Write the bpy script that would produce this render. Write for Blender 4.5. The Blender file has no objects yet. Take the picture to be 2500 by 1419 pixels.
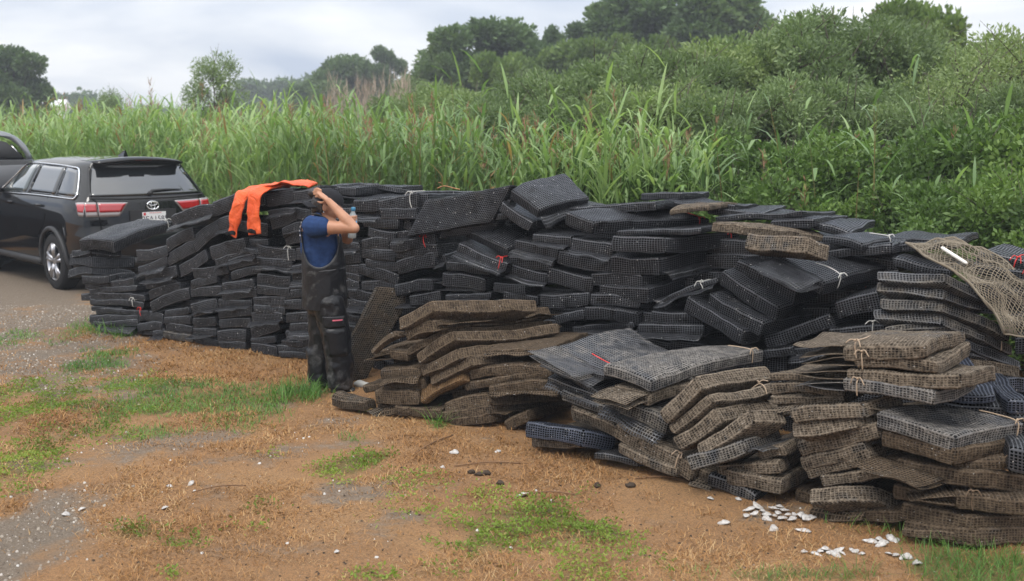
import bpy, bmesh, math, random
import numpy as np
from mathutils import Vector, Matrix, noise

R = math.radians
rng = np.random.default_rng(11)
random.seed(11)
S = bpy.context.scene
COL = S.collection

# ------------------------------------------------------------------ camera
cd = bpy.data.cameras.new('camera')
cd.lens, cd.sensor_width, cd.clip_end = 38.88, 36.0, 4000
cd.dof.use_dof, cd.dof.focus_distance, cd.dof.aperture_fstop = True, 7.4, 2.8
cam = bpy.data.objects.new('camera', cd)
cam.location, cam.rotation_euler = (0, 0, 2.0), (R(82), 0, 0)
COL.objects.link(cam)
S.camera = cam

# ------------------------------------------------------------------ light and sky
SUN_EL, SUN_AZ = 58.0, 200.0          # azimuth clockwise from +Y: behind the camera, a little left
W = bpy.data.worlds.new('World')
S.world = W
W.use_nodes = True
wt = W.node_tree
wt.nodes.clear()
def wn(t, **k):
    n = wt.nodes.new(t)
    for a, v in k.items():
        setattr(n, a, v)
    return n
sky = wn('ShaderNodeTexSky', sky_type='NISHITA', sun_disc=False)
sky.sun_elevation, sky.sun_rotation = R(SUN_EL), R(SUN_AZ)
sky.air_density, sky.dust_density = 1.0, 3.0
bg1 = wn('ShaderNodeBackground')
bg1.inputs[1].default_value = 0.1
wt.links.new(sky.outputs[0], bg1.inputs[0])
tc = wn('ShaderNodeTexCoord')
sp = wn('ShaderNodeSeparateXYZ')
wt.links.new(tc.outputs['Generated'], sp.inputs[0])
def wm(op, a, b=None):
    n = wn('ShaderNodeMath', operation=op)
    for i, v in enumerate((a, b)):
        if v is None: continue
        if isinstance(v, (int, float)): n.inputs[i].default_value = v
        else: wt.links.new(v, n.inputs[i])
    return n.outputs[0]
zup = wm('MAXIMUM', sp.outputs[2], 0.0)
den = wm('ADD', zup, 0.22)
cmb = wn('ShaderNodeCombineXYZ')
wt.links.new(wm('DIVIDE', sp.outputs[0], den), cmb.inputs[0])
wt.links.new(wm('DIVIDE', sp.outputs[1], den), cmb.inputs[1])
cmb.inputs[2].default_value = 3.7
no = wn('ShaderNodeTexNoise')
no.inputs['Scale'].default_value, no.inputs['Detail'].default_value = 0.62, 5.0
no.inputs['Roughness'].default_value, no.inputs['Distortion'].default_value = 0.5, 0.35
wt.links.new(cmb.outputs[0], no.inputs['Vector'])
rp = wn('ShaderNodeValToRGB')
el = rp.color_ramp.elements
el[0].position, el[0].color = 0.40, (0.46, 0.53, 0.66, 1)
el[1].position, el[1].color = 0.56, (0.93, 0.94, 0.95, 1)
wt.links.new(no.outputs[0], rp.inputs[0])
bg2 = wn('ShaderNodeBackground')
# an overcast sky brightens from the horizon to the zenith, three to one
wt.links.new(rp.outputs[0], bg2.inputs[0])
wt.links.new(wm('ADD', wm('MULTIPLY', zup, 1.8), 0.9), bg2.inputs[1])
mx = wn('ShaderNodeMixShader')
mx.inputs[0].default_value = 0.9
wt.links.new(bg1.outputs[0], mx.inputs[1])
wt.links.new(bg2.outputs[0], mx.inputs[2])
wo = wn('ShaderNodeOutputWorld')
wt.links.new(mx.outputs[0], wo.inputs[0])

sl = bpy.data.lights.new('sun', 'SUN')
sl.energy, sl.angle, sl.color = 1.5, R(18), (1.0, 0.96, 0.9)
sun = bpy.data.objects.new('sun', sl)
COL.objects.link(sun)
az, e = R(SUN_AZ), R(SUN_EL)
sdir = Vector((math.sin(az) * math.cos(e), math.cos(az) * math.cos(e), math.sin(e)))
sun.rotation_euler = sdir.to_track_quat('Z', 'Y').to_euler()
sun.location = (0, 0, 30)

vs = S.view_settings
vs.view_transform, vs.look, vs.gamma, vs.use_curve_mapping = 'Standard', 'None', 1.0, False
vs.exposure = 0.25
S.cycles.use_denoising = True
S.cycles.max_bounces = 6
S.cycles.transparent_max_bounces = 12

# ------------------------------------------------------------------ material helpers
class M:
    """small wrapper for building a node material"""
    def __init__(s, name, rough=0.6, col=(0.5, 0.5, 0.5), metal=0.0, spec=0.5):
        s.m = bpy.data.materials.new(name)
        s.m.use_nodes = True
        s.t = s.m.node_tree
        s.b = s.t.nodes['Principled BSDF']
        s.out = s.t.nodes['Material Output']
        s.set('Base Color', col); s.set('Roughness', rough); s.set('Metallic', metal); s.set('Specular IOR Level', spec)
    def put(s, sock, v):
        if isinstance(v, bpy.types.NodeSocket): s.t.links.new(v, sock)
        elif isinstance(v, (tuple, list)):
            v = tuple(v)
            if len(v) == 3 and sock.type == 'RGBA': v = v + (1,)
            sock.default_value = v
        else: sock.default_value = v
    def set(s, k, v): s.put(s.b.inputs[k], v)
    def n(s, t, ins=None, **k):
        n = s.t.nodes.new(t)
        for a, v in k.items(): setattr(n, a, v)
        for a, v in (ins or {}).items(): s.put(n.inputs[a], v)
        return n
    def math(s, op, a, b=0.0, c=None):
        n = s.n('ShaderNodeMath', operation=op)
        s.put(n.inputs[0], a); s.put(n.inputs[1], b)
        if c is not None: s.put(n.inputs[2], c)
        return n.outputs[0]
    def mix(s, f, a, b, mode='MIX'):
        n = s.n('ShaderNodeMix', data_type='RGBA', blend_type=mode)
        s.put(n.inputs[0], f); s.put(n.inputs[6], a); s.put(n.inputs[7], b)
        return n.outputs[2]
    def ramp(s, f, *st):
        n = s.n('ShaderNodeValToRGB')
        s.put(n.inputs[0], f)
        e = n.color_ramp.elements
        while len(e) < len(st): e.new(0.5)
        for q, (p, c) in zip(e, st):
            q.position = p
            q.color = (c, c, c, 1) if isinstance(c, (int, float)) else tuple(c) + (1,)
        return n.outputs[0]
    def noise(s, scale, detail=3.0, vec=None, rough=0.55, dist=0.0):
        n = s.n('ShaderNodeTexNoise', {'Scale': scale, 'Detail': detail, 'Roughness': rough, 'Distortion': dist})
        if vec is not None: s.t.links.new(vec, n.inputs['Vector'])
        return n.outputs[0]
    def coord(s, k='Object'): return s.n('ShaderNodeTexCoord').outputs[k]
    def attr(s, name, typ='GEOMETRY', out='Fac'):
        n = s.n('ShaderNodeAttribute', attribute_name=name, attribute_type=typ)
        return n.outputs[out]
    def rand(s): return s.n('ShaderNodeObjectInfo').outputs['Random']
    def bump(s, h, strength=0.5, dist=0.01):
        n = s.n('ShaderNodeBump', {'Strength': strength, 'Distance': dist, 'Height': h})
        s.set('Normal', n.outputs[0])
    def geo(s, k='Position'): return s.n('ShaderNodeNewGeometry').outputs[k]

# ------------------------------------------------------------------ object helpers
def tag(o, label=None, cat=None, group=None, kind=None):
    for k, v in (('label', label), ('category', cat), ('group', group), ('kind', kind)):
        if v: o[k] = v
    return o
def link(name, me, mat=None, parent=None, loc=None):
    o = bpy.data.objects.new(name, me)
    COL.objects.link(o)
    if mat is not None and me is not None:
        for m in (mat if isinstance(mat, (list, tuple)) else (mat,)):
            me.materials.append(m.m if isinstance(m, M) else m)
    if loc is not None: o.location = loc
    if parent is not None: o.parent = parent
    return o
def empty(name, loc=(0, 0, 0), rz=0.0, sc=1.0):
    o = bpy.data.objects.new(name, None)
    COL.objects.link(o)
    o.location = loc; o.rotation_euler = (0, 0, rz); o.scale = (sc, sc, sc) if isinstance(sc, (int, float)) else sc
    o.empty_display_size = 0.1
    return o
def mesh(name, v, f, smooth=True, uv=None):
    me = bpy.data.meshes.new(name)
    me.from_pydata([tuple(p) for p in v], [], f)
    if smooth:
        me.polygons.foreach_set('use_smooth', [True] * len(me.polygons))
    if uv is not None:
        l = me.uv_layers.new(name='UVMap')
        l.data.foreach_set('uv', np.asarray(uv, np.float32).ravel())
    me.update()
    return me
def big(name, V, nq, per, tint=None, smooth=False):
    """numpy quads: V (n, per, 3) with nq quads per item given as index tuples"""
    n = len(V)
    me = bpy.data.meshes.new(name)
    q = np.asarray(nq, np.int32)
    idx = (np.arange(n, dtype=np.int32)[:, None, None] * per + q[None]).reshape(-1, 4)
    me.vertices.add(n * per)
    me.vertices.foreach_set('co', np.asarray(V, np.float32).ravel())
    me.loops.add(idx.size)
    me.loops.foreach_set('vertex_index', idx.ravel())
    me.polygons.add(len(idx))
    me.polygons.foreach_set('loop_start', np.arange(0, idx.size, 4, dtype=np.int32))
    me.polygons.foreach_set('loop_total', np.full(len(idx), 4, np.int32))
    if smooth: me.polygons.foreach_set('use_smooth', np.ones(len(idx), bool))
    if tint is not None:
        a = me.attributes.new('tint', 'FLOAT', 'POINT')
        t = np.asarray(tint, np.float32)
        a.data.foreach_set('value', (np.repeat(t, per) if t.ndim == 1 else t.ravel()).astype(np.float32))
    me.update(calc_edges=True)
    return me
def tube(pts, r, sides=6, closed=False, flat=1.0):
    """verts, faces of a tube along pts; r number or list"""
    pts = [Vector(p) for p in pts]
    n = len(pts); v = []; f = []
    rr = r if isinstance(r, (list, tuple)) else [r] * n
    ref = Vector((0.13, 0.21, 0.97)).normalized()
    for i, p in enumerate(pts):
        a = pts[i - 1] if (i or closed) else p
        b = pts[(i + 1) % n] if (i < n - 1 or closed) else p
        d = (b - a).normalized() if (b - a).length > 1e-9 else Vector((0, 0, 1))
        s = d.cross(ref)
        if s.length < 0.05: s = d.cross(Vector((1, 0, 0)))
        s.normalize(); u = s.cross(d)
        for k in range(sides):
            t = 2 * math.pi * k / sides
            v.append(p + (s * math.cos(t) + u * math.sin(t) * flat) * rr[i])
    m = n if closed else n - 1
    for i in range(m):
        j = (i + 1) % n
        for k in range(sides):
            l = (k + 1) % sides
            f.append((i * sides + k, i * sides + l, j * sides + l, j * sides + k))
    if not closed:
        f.append(tuple(range(sides - 1, -1, -1)))
        f.append(tuple(range((n - 1) * sides, n * sides)))
    return v, f
def merge(parts):
    V, F = [], []
    for v, f in parts:
        o = len(V); V += list(v); F += [tuple(i + o for i in q) for q in f]
    return V, F
def box(c, s, rot=None):
    x, y, z = s[0] / 2, s[1] / 2, s[2] / 2
    v = [Vector(p) for p in ((-x, -y, -z), (x, -y, -z), (x, y, -z), (-x, y, -z), (-x, -y, z), (x, -y, z), (x, y, z), (-x, y, z))]
    if rot is not None: v = [rot @ p for p in v]
    return [p + Vector(c) for p in v], [(3, 2, 1, 0), (4, 5, 6, 7), (0, 1, 5, 4), (1, 2, 6, 5), (2, 3, 7, 6), (3, 0, 4, 7)]
def bez(p, n):
    """smooth curve through points (Catmull-Rom)"""
    p = [Vector(q) for q in p]; out = []
    for i in range(len(p) - 1):
        a = p[max(i - 1, 0)]; b = p[i]; c = p[i + 1]; d = p[min(i + 2, len(p) - 1)]
        for k in range(n):
            t = k / n
            out.append(0.5 * ((2 * b) + (c - a) * t + (2 * a - 5 * b + 4 * c - d) * t * t + (3 * b - a - 3 * c + d) * t ** 3))
    return out + [p[-1]]
def vnoise(x, y, sc, seed=0):
    """smooth value noise, numpy"""
    x = np.asarray(x) * sc + seed * 17.3; y = np.asarray(y) * sc + seed * 9.1
    xi = np.floor(x); yi = np.floor(y); fx = x - xi; fy = y - yi
    fx = fx * fx * (3 - 2 * fx); fy = fy * fy * (3 - 2 * fy)
    def h(a, b):
        q = np.sin(a * 127.1 + b * 311.7 + seed * 74.7) * 43758.5453
        return q - np.floor(q)
    return (h(xi, yi) * (1 - fx) + h(xi + 1, yi) * fx) * (1 - fy) + (h(xi, yi + 1) * (1 - fx) + h(xi + 1, yi + 1) * fx) * fy
ORD = 'zeroth first second third fourth fifth sixth seventh eighth ninth tenth eleventh twelfth thirteenth fourteenth fifteenth sixteenth seventeenth eighteenth nineteenth twentieth'.split()
def ordinal(k):
    if k < len(ORD): return ORD[k]
    return {2: 'twenty-', 3: 'thirty-'}[k // 10] + ORD[k % 10] if k % 10 else {3: 'thirtieth'}[k // 10]

# ------------------------------------------------------------------ ground cover masks (x, y, rx, ry, strength), in metres
GREEN = [(-2.33,8.19,.68,.55,1),(-2.45,7.35,.17,.19,.7),(-1.92,7.76,.32,.29,.6),(-3.74,10.07,.23,.31,1),(-3.69,9.35,.23,.22,1),(-4.40,11.31,.23,.64,.6),(-3.96,11.14,.13,.33,1),(-1.75,8.39,.29,.25,.7),(-1.60,8.35,.11,.30,1.2),(-.52,7.53,.06,.16,.8),(-2.68,8.75,.33,.21,.5),(2.18,4.89,.38,.23,1.5),(1.40,4.81,.37,.10,.9),(1.89,5.46,.25,.24,.35),(-1.06,7.94,.12,.12,.4),(.83,4.78,.22,.09,.3),(-1.06,7.16,.08,.10,.5),(-4.89,10.73,.24,.40,.3),(-2.27,8.67,.16,.17,.5)]
WEED = [(-3.56,7.88,.33,.76,.8),(-2.98,6.60,.27,.52,.8),(-3.94,8.46,.19,.56,.8),(-.98,6.50,.19,.25,1),(.06,5.40,.48,.50,1.1),(-.33,5.77,.33,.28,.5),(.34,4.91,.32,.25,.6),(-1.64,5.33,.12,.11,.8),(-1.92,5.43,.13,.13,.8),(-1.55,4.86,.09,.10,.8),(-1.37,5.46,.11,.13,.5),(-.57,6.16,.17,.17,.5),(-2.82,7.82,.30,.30,.4),(-2.77,7.26,.28,.21,.4),(-1.34,5.80,.13,.11,.3),(-.65,4.82,.15,.08,.5),(-.28,4.82,.15,.08,.5),(-3.00,8.60,.36,.36,.5),(-1.50,6.87,.10,.11,.4)]
GRAVEL = [(-6.6,14.5,3.2,5.2,1),(-4.9,12.0,1.2,2.0,1),(-4.04,10.73,.6,1.0,.9),(-4.2,9.5,.85,.9,.9),(-2.48,5.23,.34,.73,1),(-2.48,5.70,.15,.39,.7)]
DIRT = [(-3.05,8.46,.64,.39,.8),(-2.21,7.06,.70,.39,.7),(-.96,5.98,.30,.24,1),(-.54,5.64,.20,.13,.6),(-1.41,6.96,.45,.32,.6),(-1.68,8.06,.31,.25,.4),(-2.59,6.78,.41,.36,.6),(-1.01,7.59,.35,.22,.6),(-1.79,6.60,.45,.35,.5),(-.88,5.28,.53,.34,.4),(.54,5.64,.43,.19,.5),(1.41,5.64,.35,.26,.4)]
def cover(L, x, y, edge=0.55):
    """0..1 mask with ragged edges"""
    wob = (vnoise(x, y, 3.1, 2) - .5) * .9 + (vnoise(x, y, 9.0, 5) - .5) * .6
    m = np.zeros_like(x)
    for cx, cy, rx, ry, s in L:
        d = np.sqrt(((x - cx) / (rx * 1.15)) ** 2 + ((y - cy) / (ry * 1.15)) ** 2) + wob
        m = np.maximum(m, s * np.clip((1.15 - d) / edge, 0, 1))
    return m
def gz(x, y):
    return (vnoise(x, y, 1.3, 7) - .5) * .035 + (vnoise(x, y, 5.0, 3) - .5) * .014

HAZE = 0.0014

# ================================================================== ground
def axis(a, b, step, far):
    mid = np.arange(a, b + step / 2, step)
    out = []; d = step
    x = b
    while x < far:
        d *= 1.28; x += d; out.append(x)
    lo = []; d = step; x = a
    while x > -far:
        d *= 1.28; x -= d; lo.append(x)
    return np.concatenate([np.array(lo[::-1]), mid, np.array(out)])
gx = axis(-6.5, 4.2, .055, 1800); gy = axis(4.0, 13.0, .055, 1800)
X, Y = np.meshgrid(gx, gy)
near = np.clip(1 - np.maximum(np.abs(X) - 9, 0) / 8, 0, 1) * np.clip(1 - np.maximum(np.abs(Y - 9) - 9, 0) / 8, 0, 1)
Z = gz(X, Y) * near
gv = np.stack([X, Y, Z], -1).reshape(-1, 3)
nx, ny = len(gx), len(gy)
ii = np.arange(nx * ny).reshape(ny, nx)
gf = np.stack([ii[:-1, :-1], ii[:-1, 1:], ii[1:, 1:], ii[1:, :-1]], -1).reshape(-1, 4)
gm = bpy.data.meshes.new('ground')
gm.vertices.add(len(gv)); gm.vertices.foreach_set('co', gv.astype(np.float32).ravel())
gm.loops.add(gf.size); gm.loops.foreach_set('vertex_index', gf.astype(np.int32).ravel())
gm.polygons.add(len(gf)); gm.polygons.foreach_set('loop_start', np.arange(0, gf.size, 4, dtype=np.int32))
gm.polygons.foreach_set('loop_total', np.full(len(gf), 4, np.int32))
gm.polygons.foreach_set('use_smooth', np.ones(len(gf), bool))
for nm, arr in (('gravel', cover(GRAVEL, X, Y, .9)), ('dirt', cover(DIRT, X, Y, .9)), ('turf', np.maximum(cover(GREEN, X, Y, .8), cover(WEED, X, Y, .9)))):
    a = gm.attributes.new(nm, 'FLOAT', 'POINT'); a.data.foreach_set('value', arr.astype(np.float32).ravel())
gm.update(calc_edges=True)
g = M('ground_soil', .95, spec=.2)
pos = g.geo()
n1 = g.noise(2.2, 5, pos, .6); n2 = g.noise(14, 6, pos, .65); n3 = g.noise(90, 4, pos, .7); n4 = g.noise(320, 2, pos)
straw = g.mix(g.ramp(n2, (.3, 0.), (.7, 1.)), (.23, .10, .034), (.37, .185, .075))
straw = g.mix(g.math('MULTIPLY', g.ramp(n1, (.38, 0.), (.60, 1.)), .8), straw, (.20, .095, .038))
straw = g.mix(g.math('MULTIPLY', g.ramp(g.noise(.9, 4, pos, .6), (.45, 0.), (.62, 1.)), .7), straw, (.38, .21, .09))
straw = g.mix(g.math('MULTIPLY', g.ramp(n4, (.35, 0.), (.65, 1.)), .55), straw, (.46, .29, .15))
straw = g.mix(g.math('MULTIPLY', g.ramp(n4, (.30, 1.), (.52, 0.)), .7), straw, (.10, .055, .028))
straw = g.mix(g.ramp(n3, (.30, 1.), (.55, 0.)), straw, (.13, .085, .05))
soil = g.mix(g.ramp(n3, (.3, 0.), (.7, 1.)), (.13, .09, .06), (.30, .235, .175))
soil = g.mix(g.ramp(n2, (.3, .6), (.6, 0.)), soil, (.11, .075, .05))
stone = g.mix(g.n('ShaderNodeTexVoronoi', {'Vector': pos, 'Scale': 110.0}).outputs['Color'], (.13, .10, .072), (.25, .20, .15))
stone = g.mix(g.ramp(n3, (.35, .8), (.6, 0.)), stone, (.13, .10, .075))
turf = g.mix(n2, (.06, .07, .02), (.11, .12, .035))
dm = g.math('ADD', g.attr('dirt'), g.math('MULTIPLY', g.math('SUBTRACT', n1, .54), 2.6))
dm = g.ramp(g.math('ADD', dm, g.math('MULTIPLY', g.math('SUBTRACT', n2, .5), .8)), (.25, 0.), (.7, 1.))
c = g.mix(dm, straw, soil)
c = g.mix(g.ramp(g.math('ADD', g.attr('gravel'), g.math('MULTIPLY', g.math('SUBTRACT', n2, .5), .7)), (.15, 0.), (.85, 1.)), c, stone)
c = g.mix(g.math('MULTIPLY', g.ramp(g.math('ADD', g.attr('turf'), g.math('MULTIPLY', g.math('SUBTRACT', n2, .5), .8)), (.35, 0.), (.9, 1.)), .6), c, turf)
# dark crumbs of mud and pale shell grit
crumb = g.math('MULTIPLY', g.ramp(g.noise(38, 3, pos, .5), (.64, 0.), (.70, 1.)), g.ramp(g.noise(1.7, 2, pos), (.45, 0.), (.62, 1.)))
c = g.mix(crumb, c, (.035, .026, .02))
grit = g.math('MULTIPLY', g.ramp(g.noise(60, 2, pos), (.72, 0.), (.75, 1.)), g.ramp(g.noise(1.1, 2, pos), (.42, 0.), (.6, 1.)))
c = g.mix(grit, c, (.62, .60, .58))
# far away: plain green-brown marsh floor
g.set('Base Color', c)
g.bump(g.math('ADD', g.math('MULTIPLY', n3, .7), g.math('ADD', n4, g.math('MULTIPLY', n2, 1.5))), .8, .012)
tag(link('ground', gm, g), kind='structure')

# ================================================================== leaf materials
def leafmat(name, stops, trans=.35, rough=.5, spec=.35):
    m = M(name, rough, spec=spec)
    t = m.attr('tint')
    col = m.ramp(t, *stops)
    col = m.mix(1.0, col, m.ramp(m.rand(), (0., (.72, .74, .72)), (.5, (1., 1., 1.)), (1., (1.25, 1.18, 1.05))), 'MULTIPLY')
    m.set('Base Color', col)
    tr = m.n('ShaderNodeBsdfTranslucent', {'Color': m.mix(1.0, col, (1.15, 1.25, .7), 'MULTIPLY')})
    ms = m.n('ShaderNodeMixShader', {'Fac': trans})
    m.t.links.new(m.b.outputs[0], ms.inputs[1]); m.t.links.new(tr.outputs[0], ms.inputs[2])
    m.t.links.new(ms.outputs[0], m.out.inputs[0])
    return m
STRAW = leafmat('dry_grass', ((0, (.13, .06, .025)), (.4, (.36, .185, .075)), (.75, (.45, .255, .115)), (1, (.54, .37, .20))), .2, .8, .1)
GRASS = leafmat('green_grass', ((0, (.05, .09, .02)), (.5, (.10, .22, .04)), (.8, (.17, .32, .065)), (1, (.26, .30, .10))), .4, .5, .3)
WEEDM = leafmat('weed_leaf', ((0, (.15, .08, .03)), (.3, (.14, .19, .035)), (.7, (.21, .30, .05)), (1, (.34, .37, .085))), .4, .55, .25)
REED = leafmat('reed_leaf', ((0, (.22, .14, .07)), (.12, (.27, .20, .10)), (.2, (.095, .155, .06)), (.6, (.155, .255, .10)), (1, (.26, .365, .165))), .4, .45, .4)
PLUME = leafmat('reed_plume', ((0, (.16, .08, .06)), (1, (.34, .22, .17))), .3, .8, .1)
SHRUB = leafmat('shrub_leaf', ((0, (.05, .085, .022)), (.5, (.095, .165, .042)), (1, (.20, .295, .09))), .30, .5, .3)
WILLOW = leafmat('grey_shrub_leaf', ((0, (.085, .125, .055)), (.5, (.16, .225, .10)), (1, (.28, .35, .175))), .32, .55, .25)
TREEM = leafmat('tree_leaf', ((0, (.045, .08, .03)), (.5, (.10, .16, .06)), (1, (.18, .255, .10))), .3, .55, .3)
DEAD = leafmat('dead_twig', ((0, (.22, .18, .16)), (1, (.42, .36, .34))), .2, .8, .1)
BARK = M('bark', .9, (.07, .055, .045), spec=.1)
bn = BARK.noise(9, 4, BARK.coord())
BARK.set('Base Color', BARK.ramp(bn, (.3, (.035, .027, .022)), (.7, (.12, .10, .085))))

def blades(P, az, L, Wd, lean, tint, name, mat, label=None, curl=.35):
    """thin two-quad grass blades rooted at P"""
    n = len(P)
    d = np.stack([np.cos(az), np.sin(az), np.zeros(n)], -1); s = np.stack([-np.sin(az), np.cos(az), np.zeros(n)], -1)
    up = np.array([0, 0, 1.])
    V = np.empty((n, 6, 3))
    for k, t in enumerate((0, .55, 1.)):
        a = lean + curl * t
        p = P + (d * np.sin(a)[:, None] + up * np.cos(a)[:, None]) * (L * t)[:, None]
        w = (Wd * (1, .8, .12)[k] / 2)[:, None]
        V[:, 2 * k] = p - s * w; V[:, 2 * k + 1] = p + s * w
    return link(name, big(name, V, ((0, 1, 3, 2), (2, 3, 5, 4)), 6, tint), mat)
def scatter(n, x0, x1, y0, y1):
    return rng.uniform(x0, x1, n), rng.uniform(y0, y1, n)
def keep_fan(x, y):     # ground the camera (or one a step aside) can see
    return np.abs(x) < y * .5 + .9
# dry grass
x, y = scatter(1500000, -7, 5, 4.1, 12.5)
k = keep_fan(x, y); x, y = x[k], y[k]
dens = np.clip(.55 + (vnoise(x, y, 2.0, 11) - .5) * 1.6 + (vnoise(x, y, 8, 12) - .5) * .9, .04, 1)
dens *= 1 - .96 * np.clip(cover(GRAVEL, x, y), 0, 1)
dens *= 1 - .88 * np.clip(cover(DIRT, x, y, .9), 0, 1)
dens *= 1 - .5 * np.clip(cover(GREEN, x, y), 0, 1)
dens *= np.clip(1.25 - (y - 5) * .09, .45, 1) * .62
k = rng.random(len(x)) < dens; x, y = x[k], y[k]
n = len(x)
tuft = vnoise(x, y, 6, 21)
P = np.stack([x, y, gz(x, y) - .004], -1)
o = blades(P, rng.uniform(0, 6.28, n), rng.uniform(.020, .055, n) * (.5 + tuft), np.full(n, .0043) * np.clip(y / 6, .8, 1.7), rng.uniform(.5, 1.45, n), np.clip(vnoise(x, y, 1.6, 31) * .45 + vnoise(x, y, 6.5, 33) * .35 + rng.normal(.08, .24, n), 0, 1), 'dry_grass', STRAW)
tag(o, 'short orange-brown dead grass covering the yard', 'grass', kind='stuff')
# green grass
x, y = scatter(600000, -7, 5, 4.1, 12.5)
k = keep_fan(x, y); x, y = x[k], y[k]
dens = np.clip(cover(GREEN, x, y, .6), 0, 1.3) * np.clip(.35 + vnoise(x, y, 7, 41) * .9, 0, 1) * .62
k = rng.random(len(x)) < dens; x, y = x[k], y[k]
n = len(x); P = np.stack([x, y, gz(x, y) - .004], -1)
hgt = np.where((x > 1.5) & (y < 5.6), 1.7, 1.0) * np.where((np.hypot(x + 1.60, y - 8.35) < .3) | (np.hypot(x + 3.96, y - 11.14) < .4) | (np.hypot(x + .52, y - 7.53) < .15), 2.6, 1.0)
o = blades(P, rng.uniform(0, 6.28, n), rng.uniform(.03, .075, n) * hgt, np.full(n, .004) * np.clip(y / 6, .8, 1.7), rng.uniform(.15, 1.1, n), np.clip(vnoise(x, y, 2, 51) * .5 + rng.normal(.28, .17, n), 0, 1), 'green_grass', GRASS)
tag(o, 'patches of green grass growing through the dead grass', 'grass', kind='stuff')
# low weeds: small oval leaves
x, y = scatter(520000, -6, 4, 4.1, 10)
k = keep_fan(x, y); x, y = x[k], y[k]
wsp = np.where(vnoise(x, y, 11, 61) > .38, 1.0, .12)
dens = np.clip(cover(WEED, x, y, .9), 0, 1.2) * wsp * .8
k = rng.random(len(x)) < dens; x, y = x[k], y[k]
n = len(x)
def leafquads(P, D, Ln, Wd, seed_up=None):
    """rhombic leaves at P along D"""
    n = len(P)
    rv = rng.normal(size=(n, 3)); s = np.cross(D, rv); s /= np.linalg.norm(s, axis=1)[:, None] + 1e-9
    V = np.empty((n, 4, 3))
    V[:, 0] = P; V[:, 2] = P + D * Ln[:, None]
    m = P + D * (Ln * .5)[:, None]
    V[:, 1] = m - s * (Wd / 2)[:, None]; V[:, 3] = m + s * (Wd / 2)[:, None]
    return V
P = np.stack([x, y, gz(x, y) + rng.uniform(0, .05, n) * np.clip(vnoise(x, y, 7, 63) * 1.6 - .2, .1, 1)], -1)
D = rng.normal(size=(n, 3)); D[:, 2] = np.abs(D[:, 2]) * .8; D /= np.linalg.norm(D, axis=1)[:, None]
o = link('weeds', big('weeds', leafquads(P, D, rng.uniform(.013, .030, n), rng.uniform(.007, .014, n)), ((0, 1, 2, 3),), 4, np.clip(vnoise(x, y, 2.4, 71) * .8 + rng.normal(.15, .16, n), 0, 1)), WEEDM)
tag(o, 'yellow-green ground weeds creeping over the brown yard', 'weeds', kind='stuff')

# pebbles, shell grit and mud crumbs: little eight-sided stones merged
def pebbles(n, L, name, mat, lo, hi, label, cat, x0=-7, x1=4, y0=4.1, y1=13, pw=3, extra=0.0):
    x, y = scatter(n, x0, x1, y0, y1)
    k = keep_fan(x, y); x, y = x[k], y[k]
    d = np.clip(cover(L, x, y, .7), 0, 1) + extra
    k = rng.random(len(x)) < d; x, y = x[k], y[k]; n = len(x)
    r = lo + (hi - lo) * rng.random(n) ** pw
    t = np.linspace(0, 2 * np.pi, 5)[:4]
    a = rng.uniform(0, 6.28, n)
    V = np.empty((n, 8, 3))
    for j in range(4):
        q = a + t[j]; w = r * rng.uniform(.7, 1.3, n)
        V[:, j, 0] = x + np.cos(q) * w; V[:, j, 1] = y + np.sin(q) * w; V[:, j, 2] = gz(x, y) - .002
        w = w * rng.uniform(.45, .75, n)
        V[:, 4 + j, 0] = x + np.cos(q) * w; V[:, 4 + j, 1] = y + np.sin(q) * w; V[:, 4 + j, 2] = gz(x, y) + r * rng.uniform(.5, 1.0, n)
    o = link(name, big(name, V, ((4, 5, 6, 7), (0, 1, 5, 4), (1, 2, 6, 5), (2, 3, 7, 6), (3, 0, 4, 7)), 8, rng.random(n)), mat)
    tag(o, label, cat, kind='stuff')
pm = M('pebble', .9, spec=.2); pm.set('Base Color', pm.ramp(pm.attr('tint'), (0, (.12, .095, .075)), (.6, (.24, .20, .16)), (.93, (.34, .30, .25)), (1, (.5, .46, .42))))
pebbles(90000, GRAVEL, 'gravel', pm, .003, .013, 'loose grey-brown gravel of the drive', 'gravel')
wm_ = M('shell_grit', .8, (.48, .46, .43), spec=.2)
pebbles(7000, DIRT, 'shell_grit', wm_, .002, .012, 'white shell fragments scattered over bare dirt', 'shell grit', pw=4, extra=.04)
cm = M('mud_crumb', .95, (.05, .036, .026), spec=.15)
pebbles(30000, [(.4, 5.5, 1.3, .5, .5), (-.7, 5.2, 1.0, .6, .7), (1.2, 5.6, .8, .5, .5), (.4, 6.2, 1.0, .35, .4), (-1.9, 9.3, .5, .25, .8)], 'mud_crumbs', cm, .002, .010, 'dark crumbs of dried mud strewn on the ground', 'mud crumbs', pw=3, extra=.02)

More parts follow.
